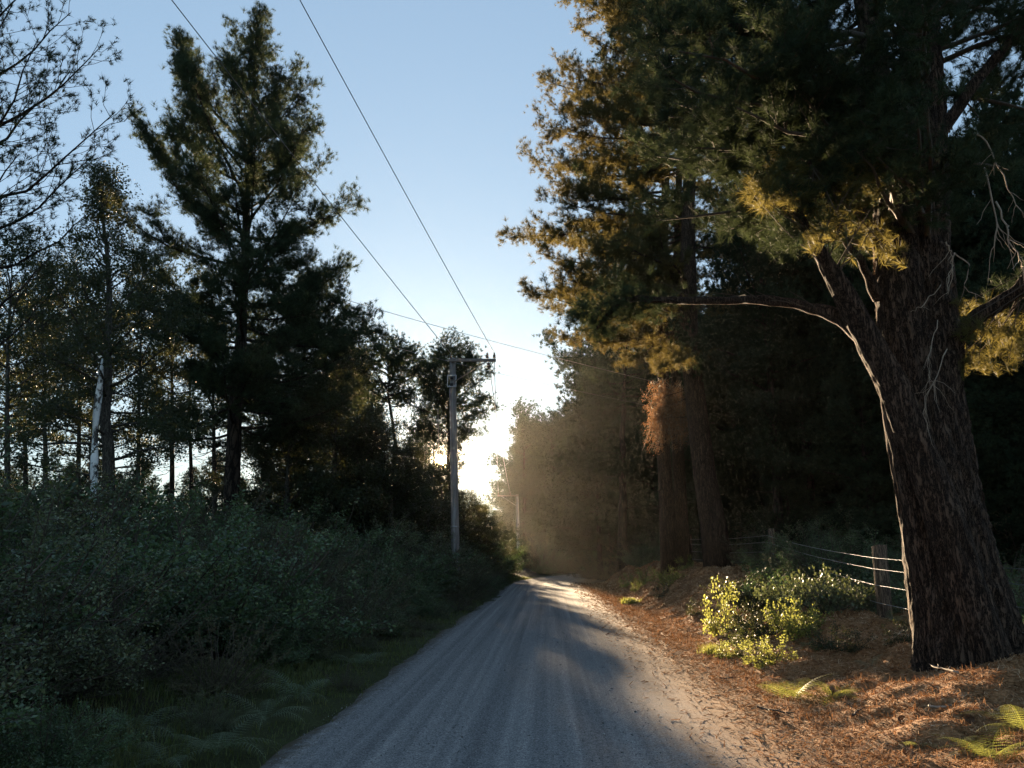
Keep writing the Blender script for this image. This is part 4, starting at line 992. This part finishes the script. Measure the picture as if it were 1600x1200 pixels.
while v < 78:
    cxr = np.interp(v + 8, np.arange(K) * .5, RL[:, 0]); cyr = np.interp(v + 8, np.arange(K) * .5, RL[:, 1]); hd = np.interp(v + 8, np.arange(K) * .5, RL[:, 2])
    far = v > 45
    for u0, H in ([(2.75, .42), (3.3, .75), (4.1, 1.15), (5.1, 1.75), (6.3, 2.2), (7.9, 2.7), (9.8, 3.0), (12.2, 3.3)] if not far else [(3.6, 1.2), (5.2, 2.3), (7.4, 3.0)]):
        if v < 5 and u0 < 4.5: continue
        if v > 26 and u0 > 10 : continue
        u = u0 + rng.uniform(-.45, .45) + (.5 if v < 8 else 0) - .3 * sstep(14, 26, v) ; vv = rng.uniform(-.6, .6)
        x = cxr - u * math.cos(hd) + vv * math.sin(hd); y = cyr + u * math.sin(hd) + vv * math.cos(hd)
        Hh = H * (rng.uniform(.75, 1.3) if u0 > 4 else rng.uniform(.8, 1.2)) * (1 + .25 * sstep(18, 34, v) * (u0 < 7))
        kk = int(rng.integers(0, 4))
        put_shrub(kk, x, y, Hh, SL[kk] + (', low front row' if u0 < 3.7 else ', second row' if u0 < 4.8 else ', middle row' if u0 < 7 else ', tall back row')
                  + (' at the bottom left' if v < 8 else ' behind the ferns' if v < 13 else ' under the tallest pine' if v < 22 else ' left of the nearer pole' if v < 34 else ' beyond the nearer pole'), wx=float(rng.uniform(1.05, 1.35)))
    v += 1.75 + .03 * v
for (px, Y, H) in [(684, 27.2, 2.0), (700, 27.6, 1.8), (714, 27.8, 1.75), (728, 28, 1.5), (742, 30, 1.4), (752, 34, 1.5), (760, 39, 1.5)]:
    put_shrub(int(rng.integers(0, 4)), AT(px, 880, Y)[0], Y, H, 'shrub hiding the foot of the nearer utility pole' if px in (700, 714) else 'shrub crowding the left road edge near the nearer pole', 'shrubs around the nearer pole foot', 1.1)
# shrubs at the foot of the wood on the right, in shade
rng = np.random.default_rng(56)
for (px, py, Y, H) in [(1180, 890, 24, 1.3), (1235, 900, 20, 1.4), (1290, 905, 18, 1.5), (1330, 925, 16.5, 1.4), (1270, 930, 17, 1.2), (1345, 900, 21, 1.8), (1160, 880, 30, 1.8), (1100, 885, 33, 1.7), (1010, 885, 38, 1.5),
                      (985, 885, 42, 1.8), (950, 888, 46, 1.8), (1600, 930, 11.5, 1.2), (1640, 950, 10.5, 1.2), (1560, 900, 14, 1.4), (1420, 905, 17, 1.6), (1480, 905, 19, 2.0), (1390, 900, 23, 2.2), (1240, 880, 28, 2.2), (1300, 880, 27, 2.2),
                      (925, 886, 52, 2.2), (960, 880, 58, 2.4), (1600, 880, 18, 2.2), (1520, 885, 21, 2.2), (1200, 880, 34, 2.4), (1060, 880, 40, 2.2)]:
    p = AT(px, py, Y)
    put_shrub(int(rng.integers(0, 4)), p[0], Y, H, 'dim shrub in the shade under the trees right of the road', 'shrubs under the right wood', 1.25)
# and beyond the bend
for (px, Y, H) in [(800, 84, 2.2), (820, 88, 2.6), (842, 92, 2.8), (862, 92, 2.6), (885, 96, 2.4), (905, 100, 2.4), (930, 100, 2.6), (955, 96, 2.6), (770, 90, 2.4), (975, 92, 2.6), (1000, 86, 2.8), (830, 80, 1.6), (850, 84, 1.8)]:
    p = AT(px, 880, Y)
    put_shrub(int(rng.integers(0, 4)), p[0], Y, H, 'hazy shrub on the outside of the bend', 'shrubs beyond the bend', 1.5)
# sunlit young plants on the right verge
YG = shrub_mesh(451, 1.0, .42, 12, 5, 6, .06, .042, step=.09)
YG2 = shrub_mesh(452, .62, .7, 17, 6, 6, .05, .034, step=.07)
def gp(px, py, Y, dz=0.0):
    p = AT(px, py, Y); return (p[0], Y, hz(p[0], Y) - .03 + dz)
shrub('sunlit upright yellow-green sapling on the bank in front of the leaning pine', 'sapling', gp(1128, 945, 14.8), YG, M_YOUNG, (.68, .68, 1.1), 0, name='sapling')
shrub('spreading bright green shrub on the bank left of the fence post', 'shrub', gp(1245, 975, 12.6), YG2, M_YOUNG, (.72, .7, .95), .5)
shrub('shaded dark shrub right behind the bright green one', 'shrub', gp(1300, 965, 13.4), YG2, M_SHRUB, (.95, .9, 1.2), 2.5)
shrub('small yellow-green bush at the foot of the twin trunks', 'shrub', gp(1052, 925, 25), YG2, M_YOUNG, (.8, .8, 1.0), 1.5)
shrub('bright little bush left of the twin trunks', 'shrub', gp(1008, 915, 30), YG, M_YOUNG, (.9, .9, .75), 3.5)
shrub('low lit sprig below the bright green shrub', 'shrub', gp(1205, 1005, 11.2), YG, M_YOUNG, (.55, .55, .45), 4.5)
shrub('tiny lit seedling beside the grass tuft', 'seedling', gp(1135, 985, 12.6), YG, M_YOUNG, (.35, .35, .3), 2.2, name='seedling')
shrub('pale spiky sapling lit beside the far verge grass', 'sapling', gp(766, 905, 48), YG2, M_GRASS, (.8, .8, 2.4), 1.2, name='sapling')
shrub('brownish lit seedling right of the upright sapling', 'seedling', gp(1158, 965, 13.4), YG, M_GRASS, (.5, .5, .42), 5.2, name='seedling')
shrub('leafy low shrub in front of the farther fence post', 'shrub', gp(1185, 935, 15.5), YG2, M_LEAF, (.7, .7, .8), 5.0)
shrub('olive shrub left of the nearer fence post', 'shrub', gp(1330, 940, 14.5), YG2, M_SHRUB, (.8, .8, .9), 4.0)

g5 = np.random.default_rng(77)
for k in range(20):
    px, Y = g5.uniform(1150, 1430), g5.uniform(13.5, 20)
    shrub('low leafy plant in the undergrowth in front of the wire fence', 'shrub', gp(px, 930, Y), YG2, [M_SHRUB, M_SH[2], M_LEAF][k % 3], (g5.uniform(.6, 1.0), g5.uniform(.6, 1.0), g5.uniform(.6, 1.1)), g5.uniform(0, 6), 'low plants in front of the fence')
for k, (px, Y) in enumerate([(1590, 11.2), (1615, 10.4), (1575, 12.5), (1640, 9.6)]):
    shrub('low leafy plant right of the big pine behind the fence', 'shrub', gp(px, 960, Y), YG2, [M_SHRUB, M_SH[2]][k % 2], (.9, .9, .9), k, 'low plants right of the big pine')
# ferns
def frond(seed, L=.7, n=20, droop=1.1):
    g = np.random.default_rng(seed)
    t = np.linspace(0, 1, n); e = .8 - droop * 1.25 * t
    ds = L / n; P = np.zeros((n, 3)); 
    for k in range(1, n): P[k] = P[k - 1] + ds * np.array((math.cos(e[k]), 0, math.sin(e[k])))
    V, Fq, Ft = [], [], []
    def add(vs, quad):
        i = sum(len(a) for a in V); V.append(np.array(vs)); (Fq if quad else Ft).append([i + k for k in range(len(vs))])
    for k in range(n - 1): add([P[k] + [0, -.003, 0], P[k] + [0, .003, 0], P[k + 1] + [0, .002, 0], P[k + 1] + [0, -.002, 0]], True)
    for k in range(3, n):
        s = k / n; l = L * .25 * math.sin(PI * min(1, (s * .93 + .1))) ** .8 * (1 - .25 * s) * g.uniform(.9, 1.05)
        T = unit(P[k] - P[k - 1])
        for sg in (-1, 1):
            d = unit(np.array((T[0] * .45, sg * 1.0, T[2] * .45 - .12)))
            nrm_ = np.cross(d, T); m_ = 9
            for j in range(m_):
                a = P[k] + d * l * j / m_ + np.array((0, 0, -.12 * l * (j / m_) ** 2)); lw = l * .11 * (1 - j / m_ * .8)
                for s2 in (-1, 1):
                    dd = unit(T * s2 * .9 + d * .45)
                    add([a, a + dd * lw * .6 + d * l / m_ * .3, a + dd * lw, a + d * l / m_ * 1.0], True)
    return mesh_np('frond', np.concatenate(V), [np.array(Fq)])
FR = [frond(1), frond(2, .62, 19, 1.35), frond(3, .75, 21, .8)]
def fern(label, p, n, s, mat, rz=0.0, flat=0.0):
    g = np.random.default_rng(int(abs(p[0]) * 1000) + n)
    r = thing('fern', label, 'fern', p, rz)
    for k in range(n):
        o = obj('frond', FR[k % 3], None, r)
        if not FR[k % 3].materials: FR[k % 3].materials.append(M_FERN)
        if mat is not M_FERN:
            o.material_slots[0].link = 'OBJECT'; o.material_slots[0].material = mat
        o.rotation_euler = (g.normal(0, .15), g.uniform(-.25, .15) + flat - .15, k * 2 * PI / n + g.normal(0, .2))
        q = s * g.uniform(.8, 1.15); o.scale = (q, q, q)
    return r
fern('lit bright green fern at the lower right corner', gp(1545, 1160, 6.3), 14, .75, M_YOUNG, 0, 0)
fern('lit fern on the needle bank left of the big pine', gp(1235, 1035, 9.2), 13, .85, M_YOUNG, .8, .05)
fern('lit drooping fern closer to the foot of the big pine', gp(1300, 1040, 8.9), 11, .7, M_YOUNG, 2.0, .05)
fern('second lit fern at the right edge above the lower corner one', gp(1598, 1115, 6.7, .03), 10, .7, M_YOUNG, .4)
fern('small lit fern sprig on the needle bank between ferns and lower corner', gp(1425, 1140, 6.9), 4, .34, M_YOUNG, 1, 0)
fern('small fern under the spreading bright shrub', gp(1355, 1003, 10.2), 3, .5, M_FERN, 2, 0)
for k, (px, py, Y, n, s, lab) in enumerate(FERNS):
    fern(lab, gp(px, py, Y, .05), n, s * .9, M_FERN, k * 1.1, .1)

g6 = np.random.default_rng(88)
SEED_AT = [(1075, 26, .5, 'left of the upright sapling'), (1035, 24, .45, 'in front of the twin trunks'), (1090, 18, .4, 'on the bank edge before the leaning pine'), (985, 33, .6, 'far along the lit verge'), (1000, 29, .5, 'beside the far grass tuft'),
           (1180, 11.6, .4, 'below the upright sapling'), (1290, 11.4, .45, 'under the shaded shrub'), (1330, 11.0, .35, 'right of the lit ferns'), (1160, 12.4, .45, 'between sapling and bright shrub'), (1410, 10.6, .35, 'beside the big pine foot')]
for px, Y, q, wh in SEED_AT:
    shrub('small leafy seedling ' + wh, 'seedling', gp(px, 960, Y), YG, M_YOUNG if g6.uniform() < .6 else M_LEAF, (q * 1.1, q * 1.1, q), g6.uniform(0, 6), 'seedlings on the needle bank', name='seedling')
for px, py, Y, q in [(1255, 960, 12.0, .5), (1300, 950, 13.2, .55), (1395, 960, 12.2, .5), (1165, 930, 16.5, .55)]:
    fern('shaded fern in the undergrowth near the fence, ' + {1255: 'under the bright shrub', 1300: 'behind the shaded shrub', 1395: 'right of the nearer fence post', 1165: 'behind the upright sapling'}[px], gp(px, py, Y), 8, q, M_FERN, px)
for k, (px, py, Y, L, rz, wh) in enumerate([(1330, 1090, 7.9, .7, .4, 'below the lit fern'), (1450, 1090, 7.6, .5, 1.3, 'between the fern and the corner ferns'), (1180, 1060, 8.6, .45, 2.2, 'near the gravel edge'), (1500, 1075, 8.2, .6, .1, 'at the foot of the big pine'),
                                     (1105, 1010, 10.5, .5, 1.0, 'on the litter below the grass tuft'), (1250, 1150, 6.7, .4, 2.7, 'on the litter near the bottom edge')]):
    P = curve(g6, (0, 0, .02), rz, .02, L, 8, up=0, wob=.18); P[:, 2] = .015 + .02 * np.abs(noise(np.arange(8) * .7, np.zeros(8), seed=k))
    Wq = [(P, np.linspace(.013, .005, 8), 6)]
    for j in range(3):
        q, d = along(P, .3 + .2 * j); Wq.append((curve(g6, q, rz + (-1) ** j * .8, .15, L * .25, 4, up=0, wob=.2), np.linspace(.006, .003, 4), 4))
    o = obj('fallen_stick', tube_mesh('fallen_stick', Wq), M_DEADW if k % 2 else M_TWIG, None, gp(px, py, Y, .05)); tag(o, 'fallen stick lying in the needles ' + wh, 'stick')
V_, Fc_ = [], []
for r_ in range(9):
    for a_ in range(10):
        th = a_ / 10 * 2 * PI + (r_ % 2) * PI / 10; z = r_ / 8 * .075; rad = .004 + .03 * math.sin(PI * min(1, (r_ + .8) / 9.2)) ** .8; i = len(V_)
        c_ = np.array((math.cos(th), math.sin(th), 0)); s_ = np.array((-math.sin(th), math.cos(th), 0))
        V_ += [c_ * rad * .5 + (0, 0, z - .004), c_ * rad + s_ * .007 + (0, 0, z + .006), c_ * (rad + .006) + (0, 0, z + .011), c_ * rad - s_ * .007 + (0, 0, z + .006)]; Fc_.append([i, i + 1, i + 2, i + 3])
cone_me = mesh_np('pine_cone', np.array(V_), [np.array(Fc_)]); M_CONE = plainmat('pine_cone_brown', (.13, .075, .042), .8)
for k in range(14):
    px, py, Y = g6.uniform(1150, 1560), 1050, g6.uniform(6.6, 10.5); o = obj('pine_cone', cone_me, M_CONE, None, gp(px, py, Y, .055))
    o.rotation_euler = (1.45, g6.uniform(-.2, .2), g6.uniform(0, 6)); tag(o, 'brown pine cone lying in the needle litter by the big pine', 'pine cone', 'pine cones on the needle bank')
# ------------------------------------------------------------------ ground cover and litter
def blades(name, pos, h, w, rng, lean_=.5):
    N = len(pos); a = rng.uniform(0, 2 * PI, N); side = np.stack([np.cos(a), np.sin(a), np.zeros(N)], 1)
    ld = np.stack([np.cos(a + PI / 2 + rng.normal(0, .6, N)), np.sin(a + PI / 2 + rng.normal(0, .6, N)), np.zeros(N)], 1) * (rng.uniform(0, lean_, N) * h)[:, None]
    mid = pos + ld * .35 + np.array([0, 0, 1]) * (h * .6)[:, None]; tip = pos + ld + np.array([0, 0, 1]) * (h * (1 - .3 * lean_ * rng.uniform(0, 1, N)))[:, None]
    W_ = (w * side.T).T / 2 if np.isscalar(w) else side * w[:, None] / 2
    V = np.stack([pos - W_, pos + W_, mid + W_ * .7, mid - W_ * .7, tip], 1).reshape(-1, 3)
    b_ = np.arange(N)[:, None] * 5
    return mesh_np(name, V, [b_ + np.array([[0, 1, 2, 3]]), b_ + np.array([[3, 2, 4]])])
def along_road(rng, N, u0, u1, v0, v1, pw_=1.0):
    u = rng.uniform(u0, u1, N); v = v0 + (v1 - v0) * rng.uniform(0, 1, N) ** pw_
    cx_ = np.interp(v, np.arange(K) * .5, RL[:, 0]); cy_ = np.interp(v, np.arange(K) * .5, RL[:, 1]); hd = np.interp(v, np.arange(K) * .5, RL[:, 2])
    return cx_ + u * np.cos(hd), cy_ - u * np.sin(hd), u, v
rng = np.random.default_rng(61)
x, y, u, v = along_road(rng, 60000, -4.4, -2.05, 11, 62, 1.6)
k = (fbm(x * .8, y * .8, seed=70) + .6 * rng.uniform(-1, 1, len(x)) > -.25) & (rng.uniform(0, 1, len(x)) < sstep(2.05, 2.7, -u) + .10); x, y, u, v = x[k], y[k], u[k], v[k]
pos = np.stack([x, y, height(x, y) - .01], 1); d = np.hypot(x, y)
tag(obj('grass', blades('grass', pos, rng.uniform(.03, .10, len(x)) * (1 + .8 * sstep(2.4, 3.6, -u)), .004 + .0006 * d, rng, .9), M_GRASS), 'low rough grass along the left road edge', 'grass', kind='stuff')
# grass tuft on the right
t_ = rng.normal(0, .09, (420, 2)); c = gp(1113, 968, 13.2); pos = np.stack([c[0] + t_[:, 0], c[1] + t_[:, 1], np.full(420, c[2])], 1)
o = obj('grass_tuft', blades('grass_tuft', pos - np.array(c), rng.uniform(.10, .24, 420), .009, rng, 1.3), M_YOUNG, None, c); tag(o, 'bright yellow-green grass tuft on the needle bank below the sapling', 'grass tuft')
t_ = rng.normal(0, .14, (500, 2)); c = gp(985, 925, 26); pos = np.stack([t_[:, 0], t_[:, 1], np.zeros(500)], 1)
o = obj('grass_tuft', blades('grass_tuft', pos, rng.uniform(.12, .3, 500), .02, rng, 1.0), M_YOUNG, None, c); tag(o, 'lit grass tuft at the verge left of the twin trunks', 'grass tuft')
# needle litter
def slivers(name, pos, L, w, rng, tilt=.25):
    N = len(pos); a = rng.uniform(0, PI * 2, N); e = np.abs(rng.normal(0, tilt, N))
    d = np.stack([np.cos(a) * np.cos(e), np.sin(a) * np.cos(e), np.sin(e)], 1) * L[:, None] / 2
    s = np.stack([-np.sin(a), np.cos(a), rng.normal(0, .6, N)], 1); s /= np.linalg.norm(s, axis=1, keepdims=True); s = s * np.asarray(w)[:, None] / 2
    p = pos + np.stack([np.zeros(N), np.zeros(N), np.abs(d[:, 2]) * .8 + .004], 1)
    V = np.stack([p - d - s, p - d + s, p + d + s * .6, p + d - s * .6], 1).reshape(-1, 3)
    return mesh_np(name, V, [np.arange(4 * N).reshape(-1, 4)])
M_LIT = leafmat('fallen_needles', (.12, .06, .03), (.40, .21, .10), (.72, .52, .33), (.35, .16, .06), trans=.15, rough=.95, nscale=3, spec=.03)
x, y, u, v = along_road(rng, 260000, .7, 7.5, 11.5, 52, 1.9)
k = rng.uniform(0, 1, len(x)) < np.clip(.10 * sstep(.9, 1.5, u) + .90 * sstep(1.5, 2.5, u) * (1 - .6 * sstep(5, 7.5, u)), .0, 1); x, y, u, v = x[k], y[k], u[k], v[k]
hgt = np.where(np.abs(u) < 2.25, .052 - .035 * (u / 2.35) ** 2, height(x, y)); dd = np.hypot(x, y)
tag(obj('needle_litter', slivers('needle_litter', np.stack([x, y, hgt], 1), rng.uniform(.02, .075, len(x)) ** 1.0 * (1 + dd * .03), (.0022 + .0005 * dd) * rng.uniform(.6, 1.8, len(x)), rng, .3), M_LIT), 'orange brown fallen pine needles covering the right verge', 'needle litter', kind='stuff')
# upright dry bits on the bank
x, y, u, v = along_road(rng, 5000, 2.4, 6.5, 12, 30, 1.6)
tag(obj('dry_grass', blades('dry_grass', np.stack([x, y, height(x, y)], 1), rng.uniform(.03, .10, len(x)), .004 + .0004 * np.hypot(x, y), rng, 1.2), M_LIT), 'dry brown blades and twigs standing in the needle bank', 'dry grass', kind='stuff')
# loose stones on the road
x, y, u, v = along_road(rng, 9000, -2.25, 2.3, 12.5, 34, 1.7)
N = len(x); octa = np.array([(1, 0, 0), (-1, 0, 0), (0, 1, 0), (0, -1, 0), (0, 0, .7), (0, 0, -.7)], float)
of = np.array([(0, 2, 4), (2, 1, 4), (1, 3, 4), (3, 0, 4), (2, 0, 5), (1, 2, 5), (3, 1, 5), (0, 3, 5)])
sz = rng.uniform(.003, .008, N) * (1 + (rng.uniform(0, 1, N) > .97) * 1.2)
zr = .05 - .035 * (u / 2.35) ** 2 - .018 * np.exp(-((np.abs(u + .05) - .78) / .22) ** 2) + .010 * np.exp(-(u / .3) ** 2) - .03 * (np.abs(u) > 2.15)
V = octa[None] * sz[:, None, None] * rng.uniform(.6, 1.4, (N, 6, 1)) + np.stack([x, y, zr + sz * .2], 1)[:, None, :]
M_STONE = leafmat('gravel_stones', (.09, .09, .095), (.2, .198, .2), (.4, .395, .39), (.1, .1, .1), trans=0.0, rough=.8, nscale=40)
tag(obj('gravel', mesh_np('gravel', V.reshape(-1, 3), [(of[None] + np.arange(N)[:, None, None] * 6).reshape(-1, 3)]), M_STONE), 'loose grey stones scattered on the gravel road', 'gravel', kind='stuff')

# ------------------------------------------------------------------ haze in the air
hv = box_poly((0, 65, 16), (480, 250, 0)); 
hv = box_poly((0, 65, 12.5), (478, 250, 31))
hm, n, l = newmat('haze'); vp = n.new('ShaderNodeVolumePrincipled'); vp.inputs['Density'].default_value = .00016; vp.inputs['Color'].default_value = (.20, .195, .18, 1); vp.inputs['Anisotropy'].default_value = .84
oo = n.new('ShaderNodeOutputMaterial'); l.new(vp.outputs[0], oo.inputs['Volume'])
tag(obj('haze', mesh_np('haze', hv, [BOXF]), hm), 'thin sunlit haze hanging between the trees', 'haze', kind='stuff')
